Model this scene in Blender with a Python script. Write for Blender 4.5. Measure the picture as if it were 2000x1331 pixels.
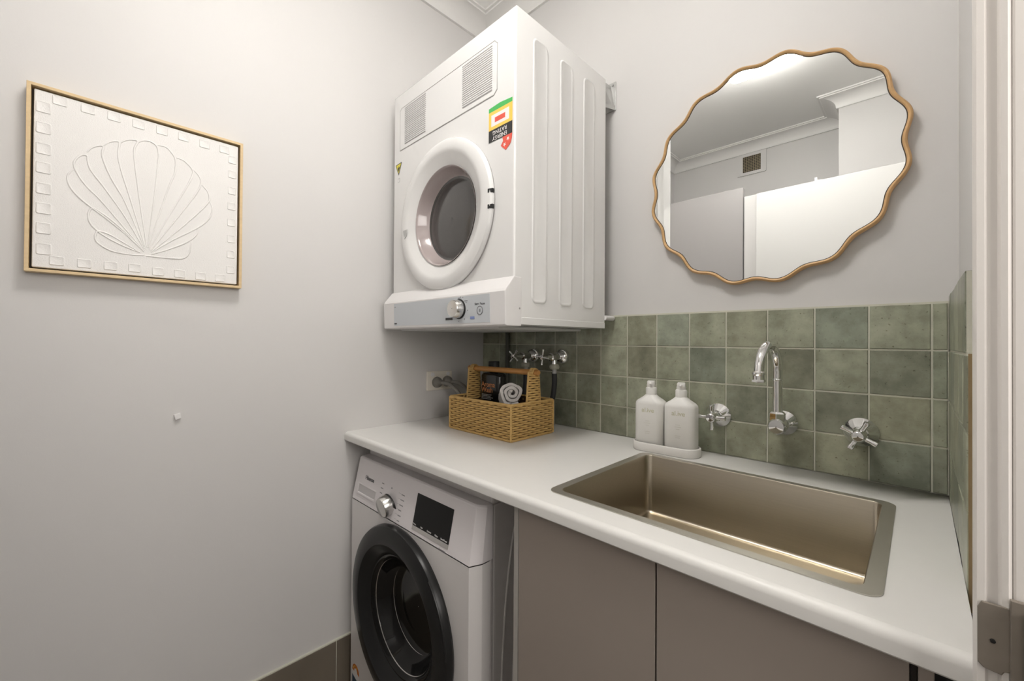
import bpy, bmesh, math, random
from mathutils import Vector, Matrix, Euler
R_ = math.radians
PI = math.pi
random.seed(7)
for o in list(bpy.data.objects): bpy.data.objects.remove(o)
SC = bpy.context.scene
COL = SC.collection

# ------------------------------------------------------------------ camera
YAW, PITCH, ROLL = 0.7748, 0.0072, 0.0068
CAM = Vector((1.388, -1.2334, 1.2104))
fw = Vector((-math.sin(YAW)*math.cos(PITCH), math.cos(YAW)*math.cos(PITCH), math.sin(PITCH)))
rt = Vector((math.cos(YAW), math.sin(YAW), 0)); up = rt.cross(fw)
rt2 = rt*math.cos(ROLL)+up*math.sin(ROLL); up2 = -rt*math.sin(ROLL)+up*math.cos(ROLL)
cd = bpy.data.cameras.new('camera'); co = bpy.data.objects.new('camera', cd); COL.objects.link(co)
m = Matrix.Identity(4)
for i in range(3):
    m[i][0] = rt2[i]; m[i][1] = up2[i]; m[i][2] = -fw[i]; m[i][3] = CAM[i]
co.matrix_world = m
cd.sensor_width = 36; cd.lens = 812.65/2000*36; cd.clip_start = .02
cd.shift_y = -4.87/2000; cd.shift_x = 0
SC.camera = co

# ------------------------------------------------------------------ world, lights, exposure
w = bpy.data.worlds.new('world'); SC.world = w; w.use_nodes = True
bg = w.node_tree.nodes['Background']; bg.inputs[0].default_value = (1, .97, .93, 1); bg.inputs[1].default_value = .25
SC.view_settings.view_transform = 'Standard'; SC.view_settings.look = 'None'
SC.view_settings.gamma = 1; SC.view_settings.use_curve_mapping = False
SC.view_settings.exposure = 0.20
LAMP = 25.5          # strength of the ceiling batten diffuser
la = bpy.data.lights.new('hall_fill', 'AREA'); la.shape = 'RECTANGLE'; la.size = .9; la.size_y = .9  # added fill lamp in the hallway, no visible source behind it
la.energy = 15.5; la.color = (1, .955, .91)
lo = bpy.data.objects.new('hall_fill', la); COL.objects.link(lo)
lo.location = (2.45, -1.1, 1.75); lo.rotation_euler = (0, R_(90), 0)

# ------------------------------------------------------------------ materials
MATS = {}
def mat(name, col, rough=.5, metal=0, bump=0, bscale=60, var=0, vscale=8, coat=0, emit=None, es=1, spec=.5, ani=0, alpha=None, stretch=None, trans=0, ior=1.45):
    if name in MATS: return MATS[name]
    M = bpy.data.materials.new(name); M.use_nodes = True; nt = M.node_tree; b = nt.nodes['Principled BSDF']
    b.inputs['Base Color'].default_value = (*col, 1); b.inputs['Roughness'].default_value = rough
    b.inputs['Metallic'].default_value = metal; b.inputs['Specular IOR Level'].default_value = spec
    b.inputs['Coat Weight'].default_value = coat; b.inputs['Coat Roughness'].default_value = .08
    b.inputs['Transmission Weight'].default_value = trans; b.inputs['IOR'].default_value = ior
    if emit: b.inputs['Emission Color'].default_value = (*emit, 1); b.inputs['Emission Strength'].default_value = es
    if ani: b.inputs['Anisotropic'].default_value = ani
    tc = nt.nodes.new('ShaderNodeTexCoord'); src = tc.outputs['Object']
    if stretch:
        mp = nt.nodes.new('ShaderNodeMapping'); mp.inputs['Scale'].default_value = stretch
        nt.links.new(src, mp.inputs[0]); src = mp.outputs[0]
    if var:
        n = nt.nodes.new('ShaderNodeTexNoise'); n.inputs['Scale'].default_value = vscale; n.inputs['Detail'].default_value = 5
        nt.links.new(src, n.inputs['Vector'])
        mx = nt.nodes.new('ShaderNodeMix'); mx.data_type = 'RGBA'
        mx.inputs[6].default_value = tuple(max(0, c*(1-var)) for c in col)+(1,)
        mx.inputs[7].default_value = tuple(min(1, c*(1+var)) for c in col)+(1,)
        nt.links.new(n.outputs[0], mx.inputs[0]); nt.links.new(mx.outputs[2], b.inputs['Base Color'])
    if bump:
        n2 = nt.nodes.new('ShaderNodeTexNoise'); n2.inputs['Scale'].default_value = bscale; n2.inputs['Detail'].default_value = 4
        nt.links.new(src, n2.inputs['Vector'])
        bp = nt.nodes.new('ShaderNodeBump'); bp.inputs['Strength'].default_value = bump; bp.inputs['Distance'].default_value = .002
        nt.links.new(n2.outputs[0], bp.inputs['Height']); nt.links.new(bp.outputs[0], b.inputs['Normal'])
    MATS[name] = M; return M

PAINT = mat('wall paint', (.665, .652, .640), .55, bump=.05, bscale=300)
CEIL = mat('ceiling paint', (.86, .855, .835), .6)
CORN = mat('cornice plaster', (.78, .77, .75), .5)
TRIM = mat('gloss trim paint', (.80, .765, .73), .35)
DOORW = mat('white door paint', (.72, .715, .70), .35)
DOORG = mat('shaded door grey', (.40, .385, .38), .4)  # door in shade: the darkening is put into its colour
COUNT = mat('matt white laminate', (.765, .755, .73), .38, var=.01, vscale=40)
CAB = mat('taupe laminate', (.33, .285, .25), .42, var=.02, vscale=5)
CABD = mat('cabinet shadow gap', (.03, .025, .02), .7)
CABI = mat('cabinet carcass', (.42, .40, .37), .5)
FLOOR = mat('floor tile', (.22, .19, .16), .4, var=.15, vscale=6)
SKIRT = mat('skirting tile', (.165, .140, .108), .4, var=.22, vscale=7, bump=.1, bscale=40)
GROUT = mat('grout', (.60, .59, .50), .8, bump=.3, bscale=400, var=.1, vscale=30)
STEEL = mat('brushed bronze steel', (.50, .45, .365), .28, 1, bump=.06, bscale=90, stretch=(1, 60, 60), var=.08, vscale=6)
STEELR = mat('brushed steel rim', (.58, .555, .50), .45, 1, bump=.04, bscale=200)
CHROME = mat('chrome', (.86, .86, .86), .05, 1)
CHROME2 = mat('satin chrome', (.70, .69, .67), .22, 1)
GALV = mat('galvanised steel', (.50, .50, .49), .45, .6, var=.1, vscale=60)
APPL = mat('white enamel', (.80, .795, .785), .22, coat=.3)
APPL2 = mat('white plastic', (.80, .785, .78), .32)
APPLW = mat('washer enamel', (.78, .755, .745), .28, coat=.2)
APPLP = mat('pale lilac white plastic', (.78, .745, .755), .3)
GREYP = mat('pale grey fascia', (.60, .63, .66), .35)
LGREY = mat('light grey plastic', (.50, .50, .49), .4)
SEAM = mat('seam grey', (.42, .41, .40), .6)
VENTD = mat('vent shade grey', (.40, .385, .385), .6)
BLACKG = mat('black gloss', (.008, .008, .008), .08, spec=.45)
BLACKS = mat('black satin', (.018, .018, .018), .28, spec=.3)
BLACKM = mat('black matt', (.012, .012, .012), .5)
GLASSD = mat('tinted door glass', (.055, .052, .050), .12, coat=.5)
GLASSR = mat('inner glass rim', (.42, .36, .35), .12, coat=.5)
RUBBER = mat('rubber', (.03, .032, .035), .5)
OAK = mat('pale oak', (.68, .51, .29), .45, var=.12, vscale=10, stretch=(1, 1, 14), bump=.1, bscale=60)
OAKH = mat('warm oak', (.60, .375, .175), .4, var=.18, vscale=14, stretch=(6, 6, 6), bump=.1, bscale=80)
CANVAS = mat('white plaster canvas', (.84, .825, .805), .75, bump=.35, bscale=420)
PLAST = mat('white relief plaster', (.86, .845, .825), .7, bump=.35, bscale=260)
DARKG = mat('shadow gap brown', (.06, .045, .03), .7)
WICK = mat('paper rope', (.62, .40, .145), .6, var=.25, vscale=90, bump=.8, bscale=500)
WICKD = mat('weave gap shade', (.085, .045, .014), .8)  # dark brown that paints the shade between strands
DOWEL = mat('bamboo dowel', (.46, .22, .062), .35, var=.35, vscale=22, stretch=(1, 4, 4))
TOWEL = mat('white towelling', (.80, .77, .74), .95, bump=1.0, bscale=700)
AMBER = mat('dark bottle', (.013, .012, .012), .2, coat=.3)
COPPER = mat('copper print', (.62, .25, .10), .4)
BOTW = mat('white bottle', (.86, .85, .82), .35)
TRAYW = mat('white tray resin', (.82, .80, .77), .45)
BEIGEP = mat('sage beige print', (.62, .60, .45), .5)
BEIGE2 = mat('faint print', (.70, .69, .63), .5)
OUTL = mat('cream outlet plastic', (.80, .755, .67), .4)
CABLE = mat('grey cable', (.20, .19, .17), .45)
HOSEF = mat('cream hose nut', (.42, .41, .33), .45)
PINK = mat('print dark grey', (.10, .10, .11), .5)
PRINTM = mat('print mid grey', (.30, .29, .30), .5)
BLUEP = mat('print blue', (.20, .26, .50), .5)
YEL = mat('label yellow', (.93, .62, .12), .5)
GRN = mat('label green', (.08, .48, .12), .5)
RED = mat('label red', (.80, .12, .08), .5)
LBLK = mat('label black', (.035, .035, .035), .5)
LWHT = mat('label white', (.88, .86, .85), .5)
WYEL = mat('warning yellow', (.75, .66, .08), .5)
ORNG = mat('sticker orange', (.62, .17, .02), .5)
NAVY = mat('sticker blue', (.03, .06, .10), .5)
TILEB = mat('raw tile body', (.30, .215, .11), .8, var=.15, vscale=40)
HINGE = mat('worn hinge steel', (.30, .265, .225), .42, .55, var=.12, vscale=50)
TAUPEB = mat('dark taupe', (.10, .085, .07), .5)
DISP = mat('black display', (.010, .010, .010), .3, spec=.25)
CORDM = mat('dark olive cord', (.085, .088, .072), .6)
RECG = mat('recess shade grey', (.56, .54, .54), .5)  # shade of the drawer scoop as a flat colour
VGRID = mat('vent mesh tan', (.30, .25, .16), .5)
LAMPM = mat('lamp diffuser', (.9, .9, .88), .4, emit=(1, .97, .93), es=LAMP)
LAMPB = mat('lamp body', (.8, .8, .8), .4)

MIRM = bpy.data.materials.new('mirror glass'); MIRM.use_nodes = True
b = MIRM.node_tree.nodes['Principled BSDF']; b.inputs['Base Color'].default_value = (.93, .94, .93, 1)
b.inputs['Metallic'].default_value = 1; b.inputs['Roughness'].default_value = 0.0

# glazed tile, each tile tinted by its own colour attribute
TILE = bpy.data.materials.new('green glazed tile'); TILE.use_nodes = True; nt = TILE.node_tree
b = nt.nodes['Principled BSDF']; at = nt.nodes.new('ShaderNodeAttribute'); at.attribute_name = 'tint'
tc = nt.nodes.new('ShaderNodeTexCoord')
n1 = nt.nodes.new('ShaderNodeTexNoise'); n1.inputs['Scale'].default_value = 16; n1.inputs['Detail'].default_value = 7; n1.inputs['Roughness'].default_value = .62
n2 = nt.nodes.new('ShaderNodeTexNoise'); n2.inputs['Scale'].default_value = 160; n2.inputs['Detail'].default_value = 3
for n in (n1, n2): nt.links.new(tc.outputs['Object'], n.inputs['Vector'])
cr = nt.nodes.new('ShaderNodeValToRGB')
cr.color_ramp.elements[0].position = .36; cr.color_ramp.elements[0].color = (.240, .250, .182, 1)
cr.color_ramp.elements[1].position = .64; cr.color_ramp.elements[1].color = (.410, .427, .322, 1)
nt.links.new(n1.outputs[0], cr.inputs[0])
mu = nt.nodes.new('ShaderNodeMix'); mu.data_type = 'RGBA'; mu.blend_type = 'MULTIPLY'; mu.inputs[0].default_value = 1
nt.links.new(cr.outputs[0], mu.inputs[6]); nt.links.new(at.outputs['Color'], mu.inputs[7])
cr2 = nt.nodes.new('ShaderNodeValToRGB'); cr2.color_ramp.elements[0].position = .27; cr2.color_ramp.elements[0].color = (.45, .42, .36, 1)
cr2.color_ramp.elements[1].position = .36; cr2.color_ramp.elements[1].color = (1, 1, 1, 1)
nt.links.new(n2.outputs[0], cr2.inputs[0])
mu2 = nt.nodes.new('ShaderNodeMix'); mu2.data_type = 'RGBA'; mu2.blend_type = 'MULTIPLY'; mu2.inputs[0].default_value = 1
nt.links.new(mu.outputs[2], mu2.inputs[6]); nt.links.new(cr2.outputs[0], mu2.inputs[7])
nt.links.new(mu2.outputs[2], b.inputs['Base Color'])
b.inputs['Roughness'].default_value = .3
bp = nt.nodes.new('ShaderNodeBump'); bp.inputs['Strength'].default_value = .22; bp.inputs['Distance'].default_value = .004
nt.links.new(n1.outputs[0], bp.inputs['Height']); nt.links.new(bp.outputs[0], b.inputs['Normal'])

# ------------------------------------------------------------------ mesh helpers
def link(name, me, material, parent=None, smooth=False, bevel=0, bseg=2, sub=0, auto=None):
    o = bpy.data.objects.new(name, me); COL.objects.link(o)
    if material: me.materials.append(material)
    if parent is not None:
        rootloc = parent['_root'] if '_root' in parent else tuple(parent.location)
        me.transform(Matrix.Translation(-Vector(rootloc)))
        o.parent = parent; ROOT[o.name] = rootloc
    if smooth:
        for p in me.polygons: p.use_smooth = True
        if auto is None: auto = 40
    if smooth and auto:
        try: me.set_sharp_from_angle(angle=R_(auto))
        except Exception: pass
    if bevel:
        b = o.modifiers.new('bevel', 'BEVEL'); b.width = bevel; b.segments = bseg; b.limit_method = 'ANGLE'; b.angle_limit = R_(35); b.harden_normals = False
    if sub:
        s = o.modifiers.new('sub', 'SUBSURF'); s.levels = sub; s.render_levels = sub
    return o
ROOT = {}
class B:
    """collects shapes into one mesh"""
    def __init__(s): s.bm = bmesh.new()
    def face(s, pts):
        return s.bm.faces.new([s.bm.verts.new(p) for p in pts])
    def box(s, x0, x1, y0, y1, z0, z1):
        v = [s.bm.verts.new((x, y, z)) for x in (x0, x1) for y in (y0, y1) for z in (z0, z1)]
        for f in ((0,1,3,2),(4,6,7,5),(0,4,5,1),(2,3,7,6),(0,2,6,4),(1,5,7,3)):
            s.bm.faces.new([v[i] for i in f])
        return s
    def loops(s, loops, closed=True, cap0=False, cap1=False):
        vs = [[s.bm.verts.new(p) for p in L] for L in loops]; n = len(vs[0])
        for a, b2 in zip(vs[:-1], vs[1:]):
            for i in range(n if closed else n-1):
                j = (i+1) % n
                try: s.bm.faces.new((a[i], a[j], b2[j], b2[i]))
                except ValueError: pass
        if cap0: s.bm.faces.new(vs[0][::-1])
        if cap1: s.bm.faces.new(vs[-1])
        return s
    def prism(s, poly, d):
        """polygon of 3D points swept by vector d"""
        d = Vector(d)
        return s.loops([poly, [tuple(Vector(p)+d) for p in poly]], True, True, True)
    def lathe(s, prof, c, axis, n=48, cap0=False, cap1=False):
        """profile of (radius, height along axis)"""
        c = Vector(c); a = Vector(axis).normalized(); t = Vector((0, 0, 1)) if abs(a.z) < .9 else Vector((1, 0, 0))
        u = t.cross(a).normalized(); v = a.cross(u)
        L = [[tuple(c+a*h+(u*math.cos(2*PI*i/n)+v*math.sin(2*PI*i/n))*max(r, 1e-5)) for i in range(n)] for r, h in prof]
        return s.loops(L, True, cap0, cap1)
    def tube(s, pts, r, n=8, closed=False, caps=True):
        P = [Vector(p) for p in pts]; N = len(P); L = []; pu = None
        for i, p in enumerate(P):
            a = P[(i-1) % N] if (closed or i) else p; c = P[(i+1) % N] if (closed or i < N-1) else p
            t = (c-a).normalized()
            if pu is None:
                q = Vector((0, 0, 1)) if abs(t.z) < .9 else Vector((1, 0, 0)); u = (q-t*q.dot(t)).normalized()
            else: u = (pu-t*pu.dot(t)).normalized()
            pu = u; v = t.cross(u); rr = r[i] if isinstance(r, (list, tuple)) else r
            L.append([tuple(p+(u*math.cos(2*PI*k/n)+v*math.sin(2*PI*k/n))*rr) for k in range(n)])
        if closed: L.append(L[0])
        return s.loops(L, True, caps and not closed, caps and not closed)
    def mesh(s, name='m'):
        bmesh.ops.remove_doubles(s.bm, verts=s.bm.verts, dist=1e-6)
        bmesh.ops.recalc_face_normals(s.bm, faces=s.bm.faces)
        me = bpy.data.meshes.new(name); s.bm.to_mesh(me); s.bm.free(); return me
    def obj(s, name, material, parent=None, **k): return link(name, s.mesh(name), material, parent, **k)

def thing(name, label, cat, loc=(0, 0, 0), group=None):
    o = bpy.data.objects.new(name, None); COL.objects.link(o); o.location = loc; o.empty_display_size = .05
    o['label'] = label; o['category'] = cat
    if group: o['group'] = group
    return o
def sub(parent_obj):
    """lets a part act as parent of sub-parts that are given in world coordinates"""
    return parent_obj
def under(child, part, rootloc):
    child.parent = part
    return child
def tag(o, label, cat, group=None):
    o['label'] = label; o['category'] = cat
    if group: o['group'] = group
    return o
def struct(o): o['kind'] = 'structure'; return o
def rrect(x0, x1, y0, y1, r, n=5):
    """2D rounded rectangle, counter-clockwise"""
    out = []
    for cx, cy, a0 in ((x1-r, y1-r, 0), (x0+r, y1-r, 90), (x0+r, y0+r, 180), (x1-r, y0+r, 270)):
        for i in range(n+1):
            a = R_(a0+90*i/n); out.append((cx+r*math.cos(a), cy+r*math.sin(a)))
    return out
def rect_at(angles, x0, x1, y0, y1, cx, cy):
    out = []
    for a in angles:
        c, s_ = math.cos(a), math.sin(a); t = 1e9
        if c > 1e-9: t = min(t, (x1-cx)/c)
        if c < -1e-9: t = min(t, (x0-cx)/c)
        if s_ > 1e-9: t = min(t, (y1-cy)/s_)
        if s_ < -1e-9: t = min(t, (y0-cy)/s_)
        out.append((cx+c*t, cy+s_*t))
    return out
def hole_angles(x0, x1, y0, y1, cx, cy, n=64):
    A = [2*PI*i/n for i in range(n)]
    for x in (x0, x1):
        for y in (y0, y1): A.append(math.atan2(y-cy, x-cx) % (2*PI))
    return sorted(A)
def text(name, s, size, loc, right, upv, material, parent=None, align='CENTER', ext=.0002, sx=1.0, font_offset=0):
    cu = bpy.data.curves.new(name, 'FONT'); cu.body = s; cu.size = size; cu.align_x = align; cu.align_y = 'CENTER'; cu.extrude = ext; cu.offset = font_offset
    t = bpy.data.objects.new('tmp', cu); COL.objects.link(t)
    dg = bpy.context.evaluated_depsgraph_get(); me = bpy.data.meshes.new_from_object(t.evaluated_get(dg))
    bpy.data.objects.remove(t); r = Vector(right).normalized(); u = Vector(upv).normalized(); f = r.cross(u)
    M = Matrix.Identity(4)
    for i in range(3): M[i][0] = r[i]*sx; M[i][1] = u[i]; M[i][2] = f[i]; M[i][3] = loc[i]
    me.transform(M); me.materials.clear()
    return link(name, me, material, parent)
def smooth_path(pts, k=6, closed=False):
    P = [Vector(p) for p in pts]; out = []; n = len(P)
    for i in range(n if closed else n-1):
        p0 = P[(i-1) % n] if closed or i else P[0]; p1 = P[i]; p2 = P[(i+1) % n]; p3 = P[(i+2) % n] if closed or i < n-2 else P[-1]
        for j in range(k):
            t = j/k
            out.append(.5*((2*p1)+(-p0+p2)*t+(2*p0-5*p1+4*p2-p3)*t*t+(-p0+3*p1-3*p2+p3)*t**3))
    if not closed: out.append(P[-1])
    return out

# ------------------------------------------------------------------ room shell
ZC = 2.602; YB = -2.02; T = .1
struct(B().box(-T, 4.3, YB-T, 1.0, -.08, 0).obj('floor', FLOOR))
struct(B().box(-T, 3.2, YB-T, .2, ZC, ZC+T).obj('ceiling', CEIL))
struct(B().box(-T, 0, YB-T, .01+T, 0, ZC).obj('wall_left', PAINT))
struct(B().box(0, 1.446+T, .01, .01+T, 0, ZC).obj('wall_back', PAINT))
struct(B().box(0, 3.2, YB-T, YB, 0, ZC).obj('wall_front', PAINT))
bb = B(); bb.box(1.446, 1.446+T, -.64, .01, 0, ZC); bb.box(1.446, 1.446+T, -1.44, -.64, 2.08, ZC); bb.box(1.446, 1.446+T, YB, -1.44, 0, ZC)
struct(bb.obj('wall_right', PAINT))
struct(B().box(1.063, 1.446, YB, -1.745, 0, ZC).obj('wall_front_return', PAINT))
# hallway beyond the doorway
struct(B().box(3.1, 3.2, YB, .2, 0, ZC).obj('wall_hall', PAINT))
struct(B().box(1.546, 3.2, .11, .2, 0, ZC).obj('wall_hall_end', PAINT))

# cornice: cove profile (out from wall, down from ceiling)
def cove(a, b_, na, nb, nrm, name):
    a = Vector(a); b_ = Vector(b_); nrm = Vector(nrm)
    prof = [(0, .066), (.010, .066), (.012, .058)]
    for i in range(9):
        t = R_(90*i/8); prof.append((.012+.058*(1-math.cos(t)), .058-.046*math.sin(t)))
    prof += [(.078, .012), (.080, .007), (.090, .007), (.090, -.004), (0, -.004)]
    d = (b_-a).normalized()
    L0 = [tuple(a+nrm*o+d*(o*na)+Vector((0, 0, ZC-z))) for o, z in prof]
    L1 = [tuple(b_+nrm*o-d*(o*nb)+Vector((0, 0, ZC-z))) for o, z in prof]
    bb = B(); bb.loops([L0, L1], True, True, True)
    return struct(bb.obj(name, CORN, smooth=True, auto=30))
cove((0, YB, 0), (0, .01, 0), 1, 1, (1, 0, 0), 'trim_1')
cove((0, .01, 0), (1.446, .01, 0), 1, 1, (0, -1, 0), 'trim_2')
cove((1.446, .01, 0), (1.446, -1.745, 0), 1, 1, (-1, 0, 0), 'trim_3')
cove((1.446, -1.745, 0), (1.063, -1.745, 0), 1, -1, (0, 1, 0), 'trim_4')
cove((1.063, -1.745, 0), (1.063, YB, 0), -1, 1, (-1, 0, 0), 'trim_5')
cove((1.063, YB, 0), (0, YB, 0), 1, 1, (0, 1, 0), 'trim_6')

# taupe tile skirting along the left wall
bb = B(); bb.box(0, .009, -1.84, -1.243, 0, .212); bb.box(0, .009, -1.241, -.646, 0, .212); bb.box(0, .009, -.644, -.05, 0, .212)
sk = struct(bb.obj('baseboard_left', SKIRT, bevel=.001))
gb = struct(B().box(0, .0075, -1.84, -.05, 0, .2155).obj('trim_7', GROUT))

# ------------------------------------------------------------------ doorway in the right wall
jm = B()
prof = [(1.446, -.60), (1.4282, -.60), (1.4264, -.604), (1.4243, -.640), (1.4240, -.650), (1.4262, -.6535), (1.4310, -.6535), (1.4330, -.6500),
        (1.4390, -.6500), (1.4410, -.6545), (1.4450, -.6555), (1.4475, -.652), (1.4475, -.640), (1.5475, -.640), (1.5475, -.60)]
jm.loops([[(x, y, 0) for x, y in prof], [(x, y, 2.12) for x, y in prof]], True, True, True)
door1 = struct(jm.obj('door_1', TRIM, smooth=True, auto=50))
jb = B().box(1.424, 1.5475, -1.46, -1.395, 0, 2.12); jb.box(1.4245, 1.547, -1.395, -.60, 2.05, 2.12)
struct(jb.obj('door_2', TRIM, bevel=.003))

hg = bpy.data.objects.new('door_hinge', None); COL.objects.link(hg); hg.parent = door1; hg['label'] = 'worn steel butt hinge'
lf = rrect(0, 1, 0, 1, .18)
bb = B()
y0 = -.6565
poly = [(1.4262, .918), (1.4262, .968), (1.4290, .9745), (1.4475, .9745), (1.4475, .918), (1.4425, .9165), (1.4410, .913), (1.4350, .9135), (1.4300, .9145)]
bb.prism([(x, y0, z) for x, z in poly], (0, .003, 0)); bb.obj('leaf', HINGE, hg, bevel=.0008)
bb = B()
poly = [(1.4455, .885), (1.4455, .984), (1.462, .984), (1.462, .885)]
bb.prism([(x, y0-.004, z) for x, z in poly], (0, .005, 0)); bb.obj('leaf', HINGE, hg, bevel=.0008)
bb = B()
for z0, z1 in ((.905, .922), (.9225, .940), (.9405, .958), (.9585, .976)):
    bb.lathe([(.0052, z0), (.0058, z0+.001), (.0058, z1-.001), (.0052, z1)], (1.4585, y0-.010, 0), (0, 0, 1), 20, True, True)
bb.obj('knuckle', HINGE, hg, smooth=True)
bb = B()
for x, z in ((1.4355, .9415),):
    bb.lathe([(.0018, 0), (.0018, .0012), (.0006, .0014)], (x, y0, z), (0, -1, 0), 14, True, True)
bb.obj('screw', BLACKM, hg)

# leaf swung open, seen edge-on at the far right of the frame
lf3 = thing('open_door_leaf', 'pale painted door leaf folded back at the extreme right edge beside the jamb', 'door', (1.49, -.72, 0))
dl = B().box(1.4476, 1.4880, -.6405, -.6530, .01, 2.03)
dl.obj('leaf_edge', TRIM, lf3, bevel=.002)

# cupboard doors behind the camera (seen in the mirror)
cup = thing('white_cupboard_door', 'tall bright white flush door reflected on the right of the mirror', 'door', (1.06, -1.4, 0))
B().box(.735, 1.42, -1.435, -1.40, .01, 2.045).obj('leaf', DOORW, cup, bevel=.002)
cup2 = thing('shaded_cupboard_door', 'tall flush door coloured grey for its shade, reflected on the left of the mirror', 'door', (.33, -1.42, 0))
B().box(.012, .663, -1.455, -1.42, .01, 2.105).obj('leaf', DOORG, cup2, bevel=.002)  # darker than the lit white leaf, shade carried by the colour
st = B().box(.672, .735, -1.45, -1.41, 0, 2.045)
struct(st.obj('door_3', PAINT, bevel=.002))
# door closer hook on top of white door
hk = thing('door_top_catch', 'small pale catch on top edge of the reflected white door', 'catch', (1.01, -1.42, 2.045))
bb = B().box(1.00, 1.012, -1.425, -1.415, 2.045, 2.068); bb.box(1.012, 1.03, -1.425, -1.415, 2.045, 2.052); bb.obj('catch_body', APPL2, hk, bevel=.001)

# wall vent
vt = thing('wall_vent', 'square wall vent with dark mesh grille reflected in the mirror', 'vent', (.55, YB, 2.47))
bb = B(); O = rrect(.462, .642, 2.385, 2.535, .004, 2); I = rrect(.498, .610, 2.405, 2.515, .002, 2)
bb.loops([[(x, YB, z) for x, z in O], [(x, YB+.008, z) for x, z in O], [(x, YB+.008, z) for x, z in I], [(x, YB+.001, z) for x, z in I]]); bb.obj('frame', PAINT, vt)
B().box(.498, .610, YB+.0005, YB+.002, 2.405, 2.515).obj('backing', BLACKM, vt)
bb = B()
for i in range(11): x = .498+.112*i/10; bb.box(x-.0016, x+.0016, YB+.003, YB+.006, 2.405, 2.515)
for i in range(11): z = 2.405+.11*i/10; bb.box(.498, .610, YB+.002, YB+.005, z-.0016, z+.0016)
bb.obj('grille', VGRID, vt)

# ------------------------------------------------------------------ ceiling light
cl = thing('ceiling_light', 'white square ceiling light glowing at the top left of the mirror', 'light', (.86, -.92, ZC))
B().box(.74, .98, -1.03, -.81, ZC-.016, ZC-.001).obj('housing', LAMPB, cl, bevel=.004)
bb = B(); O = rrect(.705, 1.015, -1.075, -.765, .03, 4); O2 = rrect(.720, 1.000, -1.060, -.780, .025, 4)
bb.loops([[(x, y, ZC-.017) for x, y in O2], [(x, y, ZC-.024) for x, y in O], [(x, y, ZC-.078) for x, y in O], [(x, y, ZC-.090) for x, y in O2]], True, True, True)
bb.obj('diffuser', LAMPM, cl, smooth=True)

# ------------------------------------------------------------------ splashback tiles
GX = [0.0]+[.0066+.1*k for k in range(1, 15)]+[1.431]
GZ = [.9, .9963, 1.0959, 1.1969, 1.2958]
def tiles(cells, name, parent, plane):
    """cells: list of (u0,u1,v0,v1); plane(u,v,w) -> point, w = out of the wall"""
    bm = bmesh.new(); tint = bm.loops.layers.color.new('tint'); rnd = random.Random(11)
    for (u0, u1, v0, v1) in cells:
        g = .0016; k = .84+.30*rnd.random(); warm = rnd.uniform(-.02, .02); kk = (k*(1+warm), k, k*(1-warm), 1)
        q = [(u0+g, v0+g), (u1-g, v0+g), (u1-g, v1-g), (u0+g, v1-g)]
        e = .0012; q2 = [(u0+g+e, v0+g+e), (u1-g-e, v0+g+e), (u1-g-e, v1-g-e), (u0+g+e, v1-g-e)]
        jx, jy = rnd.uniform(-.0004, .0004), rnd.uniform(-.0004, .0004)
        V = [bm.verts.new(plane(u, v, -.009)) for u, v in q]+[bm.verts.new(plane(u, v, -.0012)) for u, v in q]+[bm.verts.new(plane(u, v, jx*(1 if i in (1, 2) else -1)+jy*(1 if i > 1 else -1))) for i, (u, v) in enumerate(q2)]
        fs = [(8, 9, 10, 11)]
        for i in range(4):
            j = (i+1) % 4; fs += [(i, j, 4+j, 4+i), (4+i, 4+j, 8+j, 8+i)]
        for f in fs:
            F = bm.faces.new([V[i] for i in f])
            for L in F.loops: L[tint] = kk
    bmesh.ops.recalc_face_normals(bm, faces=bm.faces)
    me = bpy.data.meshes.new(name); bm.to_mesh(me); bm.free()
    return link(name, me, TILE, parent)
sp = thing('tiled_splashback', 'sage green glazed square tile splashback along the back wall above the worktop', 'splashback', (.72, 0, .9))
cells = [(GX[i], GX[i+1], GZ[j], GZ[j+1]) for i in range(15) for j in range(4)]
tiles(cells, 'tile_field', sp, lambda u, v, w_: (u, -w_-.0, v))
B().box(0, 1.431, .0018, .0098, .9, 1.2985).obj('grout', GROUT, sp)
sp2 = thing('tiled_splashback', 'narrow green tile return on the right side wall beside the door jamb', 'splashback', (1.431, -.23, .9))
YE = -.4535
cy = [0-.002, -.085, -.185, -.285, -.385, YE]
cells = [(-cy[i], -cy[i+1], GZ[j], GZ[j+1]) for i in range(5) for j in range(3)]+[(-cy[i], -cy[i+1], GZ[3], 1.31) for i in range(4)]+[(.385, .415, GZ[3], 1.31)]
cells = [(u0, u1, v0 if v0 > .91 else .872 if u0 > .38 else .9, v1) for u0, u1, v0, v1 in cells]
tiles(cells, 'tile_field', sp2, lambda u, v, w_: (1.431-w_, -u, v))
bb = B(); bb.box(1.4328, 1.4455, YE+.001, -.002, .9, 1.2); bb.box(1.4328, 1.4455, -.415, -.002, 1.2, 1.308); bb.obj('grout', GROUT, sp2)
B().box(1.4322, 1.4455, YE-.0012, YE+.001, .873, 1.198).obj('raw_edge', TILEB, sp2)

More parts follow.
